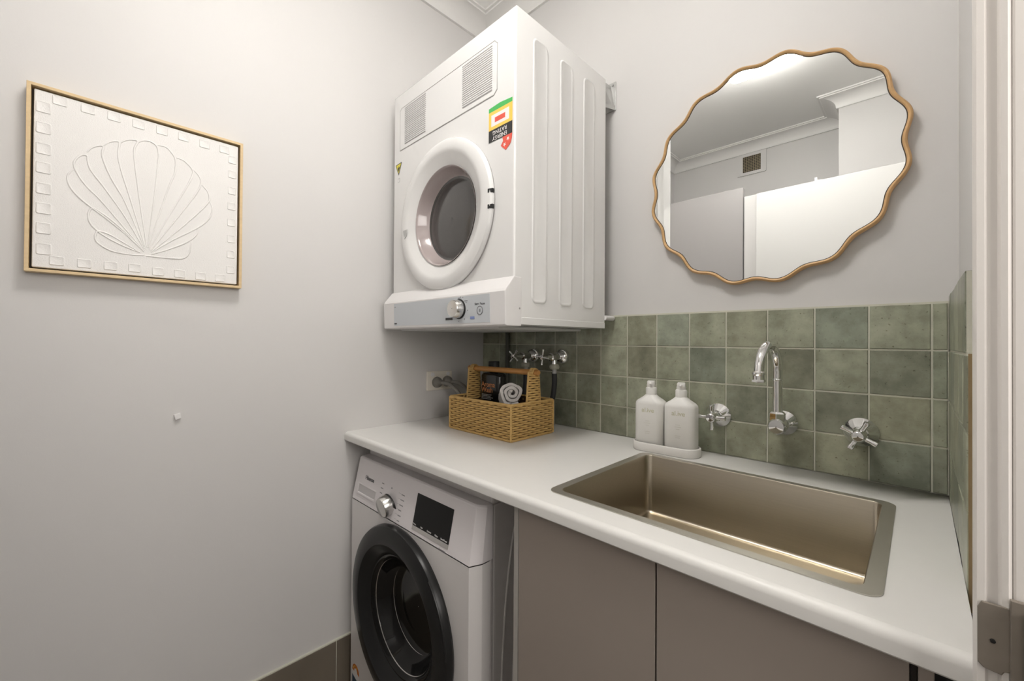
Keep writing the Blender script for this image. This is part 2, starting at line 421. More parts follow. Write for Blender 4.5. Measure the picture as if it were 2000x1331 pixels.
# ------------------------------------------------------------------ worktop
HX0, HX1, HY0, HY1 = .852, 1.3385, -.545, -.152     # bowl opening
wt = thing('worktop', 'long white laminate worktop with rounded front edge holding the sink', 'worktop', (.72, -.31, .87))
bb = B()
X0, X1, YF = .001, 1.4306, -.622
hole = rrect(HX0, HX1, HY0, HY1, .018, 4); cx, cyy = (HX0+HX1)/2, (HY0+HY1)/2
ang = [math.atan2(y-cyy, x-cx) % (2*PI) for x, y in hole]
for x in (X0, X1):
    for y in (YF+.012, -.0005):
        a = math.atan2(y-cyy, x-cx) % (2*PI); i = min(range(len(ang)), key=lambda k: abs(((ang[k]-a+PI) % (2*PI))-PI)); ang[i] = a
out = rect_at(ang, X0, X1, YF+.012, -.0005, cx, cyy)
bb.loops([[(x, y, .9) for x, y in out], [(x, y, .9) for x, y in hole], [(x, y, .871) for x, y in hole], [(x, y, .871) for x, y in out]])
fp = [(-.0005, .9), (YF+.012, .9)]+[(YF+.012-.012*math.sin(R_(a)), .888+.012*math.cos(R_(a))) for a in (15, 30, 45, 60, 75, 90)]+[(YF, .874), (YF+.003, .871), (YF+.012, .871), (-.0005, .871)]
bb.loops([[(X0, y, z) for y, z in fp[1:-1]], [(X1, y, z) for y, z in fp[1:-1]]], False)
bb.face([(X0, y, z) for y, z in fp]); bb.face([(X1, y, z) for y, z in fp])
bb.obj('worktop_slab', COUNT, wt, smooth=True, auto=30)

# ------------------------------------------------------------------ sink
sk = thing('laundry_sink', 'bronze tinted brushed steel rectangular tub set into the white worktop', 'sink', (1.095, -.35, .9))
def L3(l, z): return [(x, y, z) for x, y in l]
oR = rrect(.8345, 1.3565, -.5620, -.1370, .022, 6)
iR = rrect(.8530, 1.3375, -.5440, -.1530, .016, 6)
bb = B(); bb.loops([L3(oR, .9003), L3(oR, .9018), L3(iR, .9016)]); bb.obj('rim', STEELR, sk)
bb = B()
def ins(d, r): return rrect(.8530+d, 1.3375-d, -.5440+d, -.1530-d, r, 6)
lo_ = [L3(iR, .9016), L3(ins(.0015, .016), .8990), L3(ins(.003, .016), 7.5550e-1)]
for a in (20, 45, 70, 90): lo_.append(L3(ins(.003+.008*(1-math.cos(R_(a))), max(.008, .016-.008*(1-math.cos(R_(a))))), 7.5550e-1-.008*math.sin(R_(a))))
lo_.append([(1.095+(x-1.095)*.12, -.35+(y+.35)*.12, .7475) for x, y in ins(.02, .008)])
bb.loops(lo_, True, False, True); bb.obj('bowl', STEEL, sk, smooth=True, auto=60)
bb = B(); bb.lathe([(.034, 0), (.036, .002), (.030, .004), (.012, .002), (.001, .002)], (1.095, -.35, .7478), (0, 0, 1), 32); bb.obj('waste', CHROME2, sk, smooth=True)

# ------------------------------------------------------------------ cabinets under worktop
cb = thing('sink_cabinet', 'taupe double door cabinet under the sink', 'cabinet', (1.09, -.3, .01))
bb = B(); bb.box(.778, .790, -.600, -.02, .1, .869); bb.box(1.380, 1.384, -.58, -.02, .1, .869); bb.box(.79, 1.384, -.03, -.02, .1, .869); bb.box(.79, 1.384, -.575, -.02, .1, .115); bb.box(.790, 1.380, -.578, -.560, .70, .732)
bb.obj('carcass', CABI, cb)
B().box(.7915, 1.0885, -.600, -.580, .115, .866).obj('door', CAB, cb, bevel=.0008)
B().box(1.0915, 1.3800, -.600, -.580, .115, .866).obj('door', CAB, cb, bevel=.0008)
B().box(.79, 1.384, -.53, -.52, .002, .1).obj('kickboard', CAB, cb)
bb = B(); bb.box(1.0885, 1.0915, -.590, -.581, .115, .866); bb.box(1.381, 1.3862, -.592, -.581, .115, .866); bb.obj('shadow_gap', CABD, cb)
fl = thing('filler_panel', 'narrow taupe filler strip between the right cabinet door and the wall', 'panel', (1.393, -.59, .1))
B().box(1.3868, 1.3995, -.600, -.580, .1, .869).obj('strip', CAB, fl, bevel=.0008)
fl2 = thing('void_shade', 'black sheet painting the dark void at the right end under the worktop', 'panel', (1.42, -.58, .1))
B().box(1.400, 1.4455, -.575, -.565, .1, .869).obj('shade_sheet', BLACKM, fl2)  # black sheet stands in for the shade of the open void

# ------------------------------------------------------------------ mirror
mr = thing('wavy_mirror', 'round mirror with scalloped oak frame above the splashback', 'mirror', (1.087, .01, 1.657))
MC = (1.087, 1.657)
def wav(n, off, amp=.0065):
    o = []
    for i in range(n):
        a = 2*PI*i/n; r = .2905+off+amp*math.cos(16*(a-R_(10)))
        o.append((MC[0]+r*math.cos(a), MC[1]+r*math.sin(a)))
    return o
N = 384
sec = [(-.003, .009), (-.0005, -.010), (-.0022, -.0150), (-.0050, -.0165), (-.0080, -.0150), (-.0094, -.0115), (-.0094, .009)]
bb = B(); bb.loops([[(x, y, z) for x, z in wav(N, o)] for o, y in sec+[sec[0]]]); bb.obj('frame', OAKH, mr, smooth=True, auto=50)
bb = B(); bb.face([(x, -.0105, z) for x, z in wav(N, -.0112, .0066)]); bb.obj('mirror_glass', MIRM, mr)
bb = B(); bb.loops([[(x, -.0107, z) for x, z in wav(N, -.0090)], [(x, -.0107, z) for x, z in wav(N, -.0112)]]); bb.obj('inner_gap', DARKG, mr)
bb = B(); W2 = wav(96, -.012); bb.prism([(x, .009, z) for x, z in W2], (0, -.0185, 0)); bb.obj('backing_board', DARKG, mr)

# ------------------------------------------------------------------ picture
pc = thing('framed_shell_artwork', 'white plaster scallop shell relief in pale oak float frame on the left wall', 'picture', (0, -1.13, 1.557))
PY0, PY1, PZ0, PZ1 = -1.3290, -.9315, 1.3530, 1.7600
bb = B()
def pl(x, i): return [(x, PY0+i, PZ0+i), (x, PY1-i, PZ0+i), (x, PY1-i, PZ1-i), (x, PY0+i, PZ1-i)]
bb.loops([pl(.0005, 0), pl(.030, 0), pl(.030, .0065), pl(.006, .0065), pl(.0005, .0065)]); bb.obj('frame', OAK, pc, bevel=.0006)
bb = B(); bb.loops([pl(.005, .0066), pl(.006, .02)], True, False, True); bb.obj('gap_lining', DARKG, pc)
cv = B(); cv.box(.007, .024, PY0+.0105, PY1-.0105, PZ0+.0105, PZ1-.0105); cv.obj('canvas', CANVAS, pc, bevel=.002)
PETALS = [[(-1.1371, 1.4152), (-1.1634, 1.4134), (-1.1949, 1.4171), (-1.2162, 1.4305), (-1.2223, 1.442), (-1.2209, 1.4549), (-1.2165, 1.4591), (-1.2014, 1.4565), (-1.1764, 1.4417), (-1.1438, 1.4208)], [(-1.1438, 1.4208), (-1.1763, 1.433), (-1.2105, 1.4526), (-1.23, 1.474), (-1.234, 1.494), (-1.2289, 1.5097), (-1.217, 1.5062), (-1.1956, 1.4897), (-1.167, 1.4608), (-1.1389, 1.426)], [(-1.2584, 1.5908), (-1.2671, 1.5759), (-1.2664, 1.5599), (-1.2579, 1.5418), (-1.2435, 1.5249), (-1.2289, 1.5118), (-1.2048, 1.492), (-1.1702, 1.4602), (-1.1372, 1.4241)], [(-1.1372, 1.4263), (-1.1768, 1.4807), (-1.2143, 1.5322), (-1.2381, 1.5595), (-1.2526, 1.5843), (-1.2579, 1.6032), (-1.2544, 1.6166), (-1.246, 1.6275), (-1.2373, 1.6283), (-1.2357, 1.6142), (-1.2297, 1.5952), (-1.2085, 1.5633), (-1.1706, 1.4993), (-1.1356, 1.4266)], [(-1.2374, 1.6366), (-1.2302, 1.6494), (-1.2185, 1.6584), (-1.211, 1.658), (-1.2129, 1.6425), (-1.2091, 1.6225), (-1.1966, 1.5879), (-1.171, 1.5341), (-1.1356, 1.431)], [(-1.211, 1.6601), (-1.202, 1.6717), (-1.1897, 1.679), (-1.1835, 1.676), (-1.1857, 1.6515), (-1.1813, 1.6182), (-1.1647, 1.5532), (-1.1339, 1.4313)], [(-1.1835, 1.676), (-1.1725, 1.6872), (-1.1596, 1.693), (-1.1515, 1.6915), (-1.1569, 1.6742), (-1.1577, 1.6563), (-1.1558, 1.6348), (-1.1486, 1.5661), (-1.1323, 1.436)], [(-1.1531, 1.6865), (-1.1416, 1.6972), (-1.1281, 1.6996), (-1.1161, 1.6925), (-1.1124, 1.6755), (-1.1129, 1.6526), (-1.1184, 1.574), (-1.1306, 1.4363)], [(-1.1144, 1.6953), (-1.0986, 1.6961), (-1.086, 1.6842), (-1.0786, 1.668), (-1.0801, 1.635), (-1.0906, 1.5996), (-1.1075, 1.5312), (-1.1289, 1.4366)], [(-1.0769, 1.6755), (-1.0622, 1.6732), (-1.047, 1.659), (-1.0431, 1.6459), (-1.0522, 1.6148), (-1.0828, 1.5415), (-1.1272, 1.4324)], [(-1.0432, 1.6554), (-1.0316, 1.6445), (-1.0256, 1.6269), (-1.0349, 1.5956), (-1.0718, 1.5254), (-1.1255, 1.4282)], [(-1.0236, 1.6203), (-1.0116, 1.6065), (-1.0067, 1.5883), (-1.0152, 1.5668), (-1.0605, 1.5043), (-1.1237, 1.4262)], [(-1.0054, 1.5789), (-1.0004, 1.5606), (-1.0069, 1.5347), (-1.0302, 1.5057), (-1.082, 1.4629), (-1.1237, 1.4239)], [(-1.0321, 1.5005), (-1.0339, 1.4858), (-1.0526, 1.4634), (-1.089, 1.4386), (-1.1237, 1.4195)], [(-1.0451, 1.4624), (-1.0486, 1.4357), (-1.0597, 1.4199), (-1.0816, 1.4157), (-1.1099, 1.4148), (-1.1338, 1.4148)]]
bb = B(); rnd = random.Random(3)
for P in PETALS:
    S_ = smooth_path([(.0240, y, z) for y, z in P], 5); n = len(S_)
    rr = [.0021*(.55+.45*math.sin(PI*min(1, max(0, i/(n-1)))))*rnd.uniform(.85, 1.15) for i in range(n)]
    bb.tube([(.0240, p.y, p.z) for p in S_], rr, 8)
bb.obj('shell_relief', PLAST, pc, smooth=True, auto=80)
LC = [(-1.3046, 1.7132), (-1.3041, 1.6679), (-1.3037, 1.6226), (-1.3033, 1.5812), (-1.3028, 1.5359), (-1.3024, 1.4926), (-1.302, 1.4493), (-1.3015, 1.404)]
TC = [(-1.2805, 1.7371), (-1.2369, 1.7366), (-1.1934, 1.7358), (-1.1502, 1.734), (-1.1061, 1.7348), (-1.0628, 1.7342), (-1.0188, 1.7305), (-.9743, 1.7309)]
BC = [(-1.2819, 1.3811), (-1.2392, 1.381), (-1.1961, 1.3814), (-1.154, 1.3818), (-1.1102, 1.3784), (-1.0674, 1.3781), (-1.0239, 1.3771), (-.9811, 1.3771)]
RC = [(-.9560, 1.708), (-.9560, 1.6677), (-.9560, 1.6222), (-.9565, 1.5789), (-.9565, 1.5337), (-.9565, 1.4883), (-.957, 1.4451), (-.957, 1.4024)]
for L_, wy, hz in ((LC, .0235, .0255), (TC, .024, .022), (BC, .024, .021), (RC, .020, .022)):
    for (y, z) in L_:
        o_ = rrect(y-wy/2, y+wy/2, z-hz/2, z+hz/2, .003, 3); i_ = rrect(y-wy/2+.0016, y+wy/2-.0016, z-hz/2+.0016, z+hz/2-.0016, .002, 3)
        i2 = rrect(y-wy/2+.003, y+wy/2-.003, z-hz/2+.003, z+hz/2-.003, .0015, 3)
        q = B(); q.loops([[(.0238, a, c) for a, c in o_], [(.0256, a, c) for a, c in i_], [(.0249, a, c) for a, c in i2]], True, False, True)
        q.obj('raised_square', PLAST, pc, smooth=True, auto=60)

# small hook on left wall
nb = thing('adhesive_hook', 'tiny white plastic hook stuck on the bare left wall below the picture', 'hook', (0, -1.0725, 1.006))
bb = B(); bb.prism([(.0003, -1.0735, 1.012), (.0003, -1.0605, 1.0165), (.0003, -1.0585, 1.003), (.0003, -1.0705, .9985)], (.008, 0, 0)); bb.obj('hook_body', APPL2, nb, bevel=.0008)

# ------------------------------------------------------------------ power point with plugs
po = thing('power_outlet', 'cream double power outlet on the left wall behind the basket', 'outlet', (0, -.238, 1.05))
B().box(.0003, .010, -.2985, -.1775, 1.0120, 1.0880).obj('face_plate', OUTL, po, bevel=.003)
for y in (-.275, -.200):
    bb = B(); bb.prism([(.010, a, c) for a, c in rrect(y-.008, y+.008, 1.068, 1.083, .006, 4)], (.004, 0, 0)); bb.obj('switch', APPL2, po, bevel=.001)
for k, (y, zz) in enumerate(((-.2560, 1.0440), (-.2060, 1.0455))):
    pg = thing('power_plug', ('grey round plug in the left socket of the cream outlet', 'grey round plug in the right socket of the cream outlet')[k], 'plug', (.010, y, zz), 'plugs in the outlet')
    bb = B(); bb.lathe([(.001, 0), (.021, 0), (.022, .004), (.020, .014), (.012, .020), (.008, .030), (.0075, .040), (.001, .040)], (.0101, y, zz), (1, 0, 0), 28); bb.obj('plug_body', CABLE, pg, smooth=True)
    pts = smooth_path([(.046, y, zz), (.075, y+.008, zz-.002), (.105, y+.020, zz-.020), (.130, y+.035, zz-.055), (.150, y+.045, zz-.095), (.165, y+.055, .9085)], 6)
    bb = B(); bb.tube(pts, .0072, 10); bb.obj('cable', CABLE, pg, smooth=True)

# ------------------------------------------------------------------ dryer
DX0, DX1, DY0, DY1, DZ0, DZ1 = .0515, .652, -.475, -.0500, 1.2545, 2.0715
dr = thing('clothes_dryer', 'white wall mounted tumble dryer hung above the worktop', 'dryer', ((DX0+DX1)/2, -.26, DZ0))
DC = (.352, 1.590)
bb = B()
A = hole_angles(DX0+.006, DX1-.006, DZ0, DZ1-.006, DC[0], DC[1], 72)
out = rect_at(A, DX0+.006, DX1-.006, DZ0, DZ1-.006, *DC)
circ = [(DC[0]+.150*math.cos(a), DC[1]+.150*math.sin(a)) for a in A]
bb.loops([[(x, DY0, z) for x, z in out], [(x, DY0, z) for x, z in circ]])
# rounded edges to the sides
def rr_(x0, x1, z0, z1): return [(x0, z0), (x1, z0), (x1, z1), (x0, z1)]
E_ = []
for a in (0, 22, 45, 68, 90):
    d = .006*(1-math.sin(R_(a))); yy = DY0+.006*(1-math.cos(R_(a)))
    E_.append([(x, yy, z) for x, z in rr_(DX0+d, DX1-d, DZ0+(d-.006 if False else 0), DZ1-d)])
E_.append([(x, DY1, z) for x, z in rr_(DX0, DX1, DZ0, DZ1)])
bb.loops(E_, True, False, True)
bb.obj('cabinet', APPL, dr, smooth=True, auto=50)
# pressed ribs on the visible side: shallow raised outlines
for y0_, y1_ in ((-.409, -.346), (-.292, -.229), (-.176, -.113)):
    z0_, z1_ = 1.311, 2.026
    P = [(DX1+.0000, y, z) for y, z in rrect(y0_, y1_, z0_, z1_, .018, 5)]
    C1 = ((y0_+y1_)/2)
    o_ = rrect(y0_, y1_, z0_, z1_, .018, 5); m_ = rrect(y0_+.003, y1_-.003, z0_+.003, z1_-.003, .016, 5); q_ = rrect(y0_+.007, y1_-.007, z0_+.007, z1_-.007, .013, 5)
    bb = B(); bb.loops([[(DX1-.0003, y, z) for y, z in o_], [(DX1+.0026, y, z) for y, z in m_], [(DX1+.0008, y, z) for y, z in q_]], True, False, True)
    bb.obj('side_rib', APPL, dr, smooth=True, auto=80)
bb = B(); bb.box(DX0+.004, DX1+.0012, -.447, DY1+.001, 1.2535, 1.272); bb.obj('base_rail', APPL, dr, bevel=.001)
bb = B(); bb.box(DX0+.03, DX1-.07, -.46, -.08, 1.244, 1.2535); bb.obj('underside_tray', LGREY, dr, bevel=.004)
# recessed vent panel: stepped groove outline
G = [(.090, 1.872), (.090, 2.010), (.098, 2.018), (.576, 2.018), (.5845, 2.010), (.5845, 1.880), (.574, 1.8705), (.090, 1.8705)]
bb = B(); gp = [(x, DY0-.0004, z) for x, z in [(.093, 1.8705), (.572, 1.8705), (.5845, 1.882), (.5845, 2.006), (.574, 2.017), (.101, 2.017), (.093, 2.009)]]
bb.tube(gp, .0010, 5, closed=True); bb.obj('panel_groove', SEAM, dr)
bb = B(); pp = [(x, z) for _, (x, z) in enumerate([(.0945, 1.872), (.571, 1.872), (.583, 1.883), (.583, 2.005), (.573, 2.0155), (.102, 2.0155), (.0945, 2.008)])]
bb.prism([(x, DY0+.0002, z) for x, z in pp], (0, -.0014, 0)); bb.obj('upper_panel', APPL, dr, bevel=.0006)
for x0_, x1_, z0_, z1_ in ((.126, .2505, 1.8845, 2.012), (.4395, .5655, 1.8855, 2.0100)):
    bb = B()
    n = 20
    bb.box(x0_, x1_, DY0-.0022, DY0-.0010, z0_, z1_)
    v_ = bb.obj('vent_slots', VENTD, dr)
    bb = B()
    for i in range(n):
        z = z0_+(z1_-z0_)*(i+.5)/n; bb.box(x0_-.001, x1_+.001, DY0-.0030, DY0-.0012, z-.0008, z+.0023)
    bb.obj('vent_louvre', APPL, dr, bevel=.0006)
# door
dd = B()
prof = [(.2245, .0), (.2270, .004), (.2268, .012), (.2225, .0195), (.2130, .0240), (.1980, .0250), (.1900, .0235), (.1840, .0200), (.160, .0045), (.153, .001), (.150, -.001)]
dd.lathe([(q, h*.76) for q, h in prof], (DC[0], DY0, DC[1]), (0, -1, 0), 96)
dor = dd.obj('door', APPL, dr, smooth=True, auto=24)
dd = B(); dd.lathe([(.2262, .0), (.2270, .0), (.2275, .0025), (.2262, .0028)], (DC[0]+.001, DY0, DC[1]-.001), (0, -1, 0), 96)
o_ = dd.obj('door_seal', SEAM, dr, smooth=True); 
dd = B(); dd.lathe([(.1505, .004), (.148, .003), (.146, -.004), (.134, -.030), (.128, -.038), (.124, -.040)], (DC[0], DY0, DC[1]), (0, -1, 0), 96)
dd.obj('glass_rim', GLASSR, dr, smooth=True, auto=60)
dd = B(); dd.lathe([(.129, -.036), (.124, -.039), (.119, -.037), (.10, -.034), (.05, -.031), (.001, -.030)], (DC[0], DY0, DC[1]), (0, -1, 0), 96)
dd.obj('door_glass', GLASSD, dr, smooth=True, auto=60)
# grey patch painting the shaded finger notch on lower left of the ring and hinge covers on the right
bb = B(); bb.prism([(.1500, DY0-.0203, 1.577), (.1760, DY0-.0203, 1.578), (.1700, DY0-.0203, 1.558), (.1600, DY0-.0203, 1.549)], (0, .0015, 0)); bb.obj('finger_notch_shade', LGREY, dr)
for z in (1.610, 1.568):
    bb = B(); bb.prism([(.5690, DY0-.0180, z-.0060), (.5797, DY0-.0100, z-.0050), (.5797, DY0-.0100, z+.0065), (.5690, DY0-.0180, z+.0045)], (0, .006, 0))
    bb.obj('hinge_cover', BLACKM, dr)
# control fascia
bb = B()
fp = [(-.470, 1.376), (-.4765, 1.3765), (-.5045, 1.343), (-.5085, 1.336), (-.5060, 1.2515), (-.500, 1.249), (-.448, 1.249), (-.448, 1.376)]
bb.loops([[(.0495, y, z) for y, z in fp], [(.6530, y, z) for y, z in fp]], True, True, True); 
cp = bb.obj('control_fascia', APPL2, dr, bevel=.002)
SG = Vector((0, -.0025, -.0845)).normalized()
def fy(z): return -.5085+(1.336-z)*(.0025/.0845)
bb = B()
o2 = rrect(.119, .597, 1.2585, 1.3325, .002, 2)
bb.loops([[(x, fy(z)+.0005, z) for x, z in o2], [(x, fy(z)-.0008, z) for x, z in o2]], True, False, True); bb.obj('fascia_plate', GREYP, dr)
KN = (.470, 1.2985)
bb = B(); bb.lathe([(.0265, .0005), (.027, .0012), (.0262, .0013)], (KN[0], fy(KN[1])-.0005, KN[1]), (0, -1, 0), 40)
bb.lathe([(.028, 0), (.028, .0012), (.0, .0012)], (KN[0]+.0015, fy(KN[1])-.0005, KN[1]), (0, -1, 0), 40); bb.obj('dial_surround', BLACKM, dr)
bb = B(); bb.lathe([(.0255, .001), (.0255, .004), (.0238, .022), (.0225, .0245), (.001, .0250)], (KN[0], fy(KN[1])-.0006, KN[1]), (0, -1, 0), 48); bb.obj('dial', CHROME2, dr, smooth=True, auto=40)
bb = B()
for a, r in ((78, .034), (62, .036), (28, .035), (-8, .036), (-52, .036), (-95, .034), (140, .036)):
    x, z = KN[0]+.0015+r*math.cos(R_(a)), KN[1]+r*math.sin(R_(a)); bb = B(); bb.box(x-.0012, x+.0012, fy(z)-.0014, fy(z)-.0006, z-.0010, z+.0010); bb.obj('dial_mark', PINK, dr)
for x0_, x1_, z in ((.466, .478, 1.3285), (.494, .508, 1.3195), (.124, .131, 1.3210)):
    bb = B(); bb.box(x0_, x1_, fy(z)-.0013, fy(z)-.0006, z-.0008, z+.0008); bb.obj('dial_print', PINK, dr)
bb = B(); z = 1.2725; bb.box(.408, .440, fy(z)-.0014, fy(z)-.0006, z-.0036, z+.0036); bb.obj('dark_badge', LBLK, dr)
bb = B(); bb.box(.5185, .536, fy(z)-.0014, fy(z)-.0006, z-.0034, z+.0034); bb.obj('blue_badge', BLUEP, dr)
text('start_pause_text', 'Start  Pause', .0085, (.5580, fy(1.309)-.0009, 1.3085), (1, 0, 0), (0, 0, 1), PINK, dr, font_offset=.0002)
bb = B(); bb.lathe([(.0104, .0), (.0104, .0008), (.0120, .0008), (.0120, 0)], (.5580, fy(1.29)-.0006, 1.291), (0, -1, 0), 32)
bb.obj('pause_ring', PINK, dr)
bb = B(); bb.box(.5555, .5568, fy(1.29)-.0013, fy(1.29)-.0006, 1.287, 1.295); bb.box(.5590, .5603, fy(1.29)-.0013, fy(1.29)-.0006, 1.287, 1.295); bb.obj('pause_symbol', PINK, dr)
bb = B(); bb.box(.1215, .1365, fy(1.266)-.0013, fy(1.266)-.0006, 1.2635, 1.2685); bb.obj('brand_badge', PINK, dr)
bb = B(); bb.lathe([(.0025, 0), (.0025, .0008), (.0003, .0008)], (.6531, -.4555, 1.2945), (1, 0, 0), 14); bb.obj('side_screw', VENTD, dr)
# energy label (upside down, as the machine is inverted)
es = B(); FY = DY0-.0004
def lab(name, poly, m, k=0):
    b_ = B(); b_.prism([(x, FY-k*.0002, z) for x, z in poly], (0, -.0002, 0)); return b_.obj(name, m, dr)
LX0, LX1, LT, LB = .5525, .6420, 1.8390, 1.7490
lab('energy_label', [(LX0, LB), (LX1, LB), (LX1, LT-.002), (LX0+.045, LT+.002), (LX0, LT-.001)], YEL)
lab('label_green_band', [(LX0, LT-.0115), (LX1, LT-.0115), (LX1, LT-.001), (LX0+.045, LT+.003), (LX0, LT)], GRN, 1)
lab('label_window', [(LX0+.010, 1.7870), (LX1-.012, 1.7870), (LX1-.012, 1.8180), (LX0+.010, 1.8180)], LWHT, 1)
lab('label_reading', [(LX0+.024, 1.7955), (LX1-.026, 1.7955), (LX1-.026, 1.8085), (LX0+.024, 1.8085)], RED, 2)
lab('label_black_band', [(LX0, LB-.003), (LX1, LB-.003), (LX1, LB+.0290), (LX0, LB+.0290)], LBLK, 1)
text('energy_text', 'ENERGY', .0150, ((LX0+LX1)/2-.002, FY-.0006, LB+.0050), (-1, 0, 0), (0, 0, -1), LWHT, dr)
text('rating_text', 'RATING', .0150, ((LX0+LX1)/2-.002, FY-.0006, LB+.0195), (-1, 0, 0), (0, 0, -1), LWHT, dr)
lab('label_star_shield', [(.6060, LB-.003), (.6420, LB-.003), (.6405, LB-.016), (.6360, LB-.028), (.6190, LB-.041), (.6060, LB-.030), (.6000, LB-.024), (.6085, LB-.014)], RED, 1)
def star(cx_, cz_, r):
    return [(cx_+(r if i % 2 == 0 else r*.42)*math.sin(PI*i/5), cz_-(r if i % 2 == 0 else r*.42)*math.cos(PI*i/5)) for i in range(10)]
for cx_, cz_ in ((.6270, LB-.013), (.6140, LB-.025)): lab('label_star', star(cx_, cz_, .0060), LWHT, 2)
# warning triangle, also inverted
lab('warning_triangle', [(.0640, 1.8275), (.1055, 1.8300), (.0860, 1.7870)], LBLK, 0)
lab('warning_field', [(.0690, 1.8250), (.1005, 1.8268), (.0858, 1.7940)], WYEL, 1)
lab('warning_mark', [(.0790, 1.8200), (.0850, 1.8120), (.0860, 1.8200), (.0930, 1.8120), (.0880, 1.8060), (.0855, 1.8000), (.0810, 1.8080)], LBLK, 2)
lab('small_print_label', [(.0800, 1.7770), (.0930, 1.7780), (.0930, 1.7640), (.0800, 1.7630)], LGREY, 0)
lab('small_print_field', [(.0810, 1.7740), (.0925, 1.7750), (.0925, 1.7645), (.0810, 1.7635)], APPL, 1)

# brackets that hold the dryer
br = thing('wall_bracket', 'galvanised steel mounting bracket at the top rear of the dryer', 'bracket', (.65, .01, 2.05))
bb = B(); bb.box(.585, .6560, .0065, .0097, 1.9935, 2.0900); bb.obj('wall_plate', GALV, br, bevel=.0005)
bb = B(); bb.prism([(.6530, .0060, 1.9935), (.6380, .0060, 2.080), (.6380, -.049, 2.075), (.6380, -.049, 1.990)], (-.0022, 0, 0)); bb.obj('side_flange', GALV, br)
for x, z, q in ((.6455, 2.080, .0035), (.6475, 2.008, .0055)):
    bb = B(); bb.lathe([(q, 0), (q, .002), (q*.5, .003)], (x, .0064, z), (0, -1, 0), 8, False, True); bb.obj('screw', VENTD, br)
ft = thing('wall_spacer', 'white round plastic spacer between dryer bottom corner and tiles', 'spacer', (.66, -.03, 1.288))
bb = B(); bb.lathe([(.001, 0), (.007, 0), (.0085, .004), (.0085, .050), (.001, .050)], (.655, -.0014, 1.2880), (-.05, -1, 0), 20); bb.obj('spacer_body', APPL2, ft, smooth=True)
# power cord hanging behind the dryer
cd_ = thing('hanging_cord', 'dark cord hanging down the tiles under the dryer', 'cord', (.16, -.01, 1.0))
bb = B(); bb.tube(smooth_path([(.165, -.012, 1.262), (.167, -.012, 1.20), (.168, -.013, 1.12), (.170, -.014, 1.02), (.172, -.012, .910)], 5), .0085, 10); bb.obj('cord_length', CORDM, cd_, smooth=True)

# ------------------------------------------------------------------ washing machine
wm = thing('washing_machine', 'white front loading washing machine with black porthole door under the worktop', 'washing machine', (.34, -.32, .0))
WX0, WX1, WF = .038, .643, -.610
WC = (.342, .432)
bb = B(); z0_, z1_ = .03, .684
A = hole_angles(WX0, WX1, z0_, z1_, WC[0], WC[1], 72)
out = rect_at(A, WX0, WX1, z0_, z1_, *WC); circ = [(WC[0]+.175*math.cos(a), WC[1]+.175*math.sin(a)) for a in A]
bb.loops([[(x, WF, z) for x, z in out], [(x, WF, z) for x, z in circ], [(x, WF+.05, z) for x, z in circ]])
bb.loops([[(WX0, WF, z0_), (WX1, WF, z0_), (.655, -.579, z0_), (.655, -.553, z0_), (.0275, -.553, z0_), (.0275, -.579, z0_)],
          [(WX0, WF, z1_), (WX1, WF, z1_), (.655, -.579, z1_), (.655, -.553, z1_), (.0275, -.553, z1_), (.0275, -.579, z1_)]], False) if False else [bb.loops([[p+(z0_,) for p in q_], [p+(z1_,) for p in q_]], False) for q_ in ([(WX1, WF), (.655, -.579), (.655, -.553)], [(.0275, -.553), (.0275, -.579), (WX0, WF)])]
bb.obj('front_panel', APPLW, wm)
bb = B()
pa = [(WX0, WF, .6855), (WX1, WF, .6855), (.655, -.579, .6855), (.655, -.545, .6855), (.0275, -.545, .6855), (.0275, -.579, .6855)]
pb = [(WX0, -.5830, .8150), (WX1-.006, -.5830, .8150), (.655, -.565, .8120), (.655, -.545, .8120), (.0275, -.545, .8120), (.0275, -.565, .8120)]
pc_ = [(WX0+.002, -.5780, .8190), (WX1-.009, -.5780, .8190), (.651, -.562, .8180), (.651, -.545, .8180), (.0295, -.545, .8180), (.0295, -.562, .8180)]
bb.loops([pa, pb, pc_], True, True, True); bb.obj('control_panel', APPLP, wm, smooth=True, auto=20, bevel=.0015)
bb = B(); bb.box(.0275, .6505, -.540, -.02, .02, .812); bb.box(.0275, .6505, -.553, -.541, .02, .20); bb.box(.0275, .6505, -.553, -.541, .66, .812); bb.box(.640, .6505, -.553, -.541, .20, .66); bb.obj('body', APPLW, wm, bevel=.004)
bb = B(); bb.box(.0275, .652, -.545, -.02, .8125, .838); bb.obj('lid', APPLW, wm, bevel=.006)
# pressed curve in the side panel
bb = B(); bb.tube(smooth_path([(.6505, -.47, .05), (.6505, -.468, .30), (.6505, -.452, .55), (.6505, -.425, .70), (.6505, -.40, .755), (.6505, -.36, .772), (.6505, -.20, .775)], 5), .0060, 8); bb.obj('side_press_line', APPLW, wm, smooth=True)
bb = B(); bb.tube(smooth_path([(.6500, -.515, .05), (.6500, -.512, .30), (.6500, -.497, .55), (.6500, -.470, .72), (.6500, -.44, .785), (.6500, -.38, .795)], 5), .0035, 8); bb.obj('side_press_line', APPLW, wm, smooth=True)
for x in (.09, .59):
    for y in (-.50, -.10): bb = B(); bb.lathe([(.020, 0), (.020, .012), (.012, .014), (.012, .035)], (x, y, 0), (0, 0, 1), 16, True, True); bb.obj('foot', BLACKM, wm)
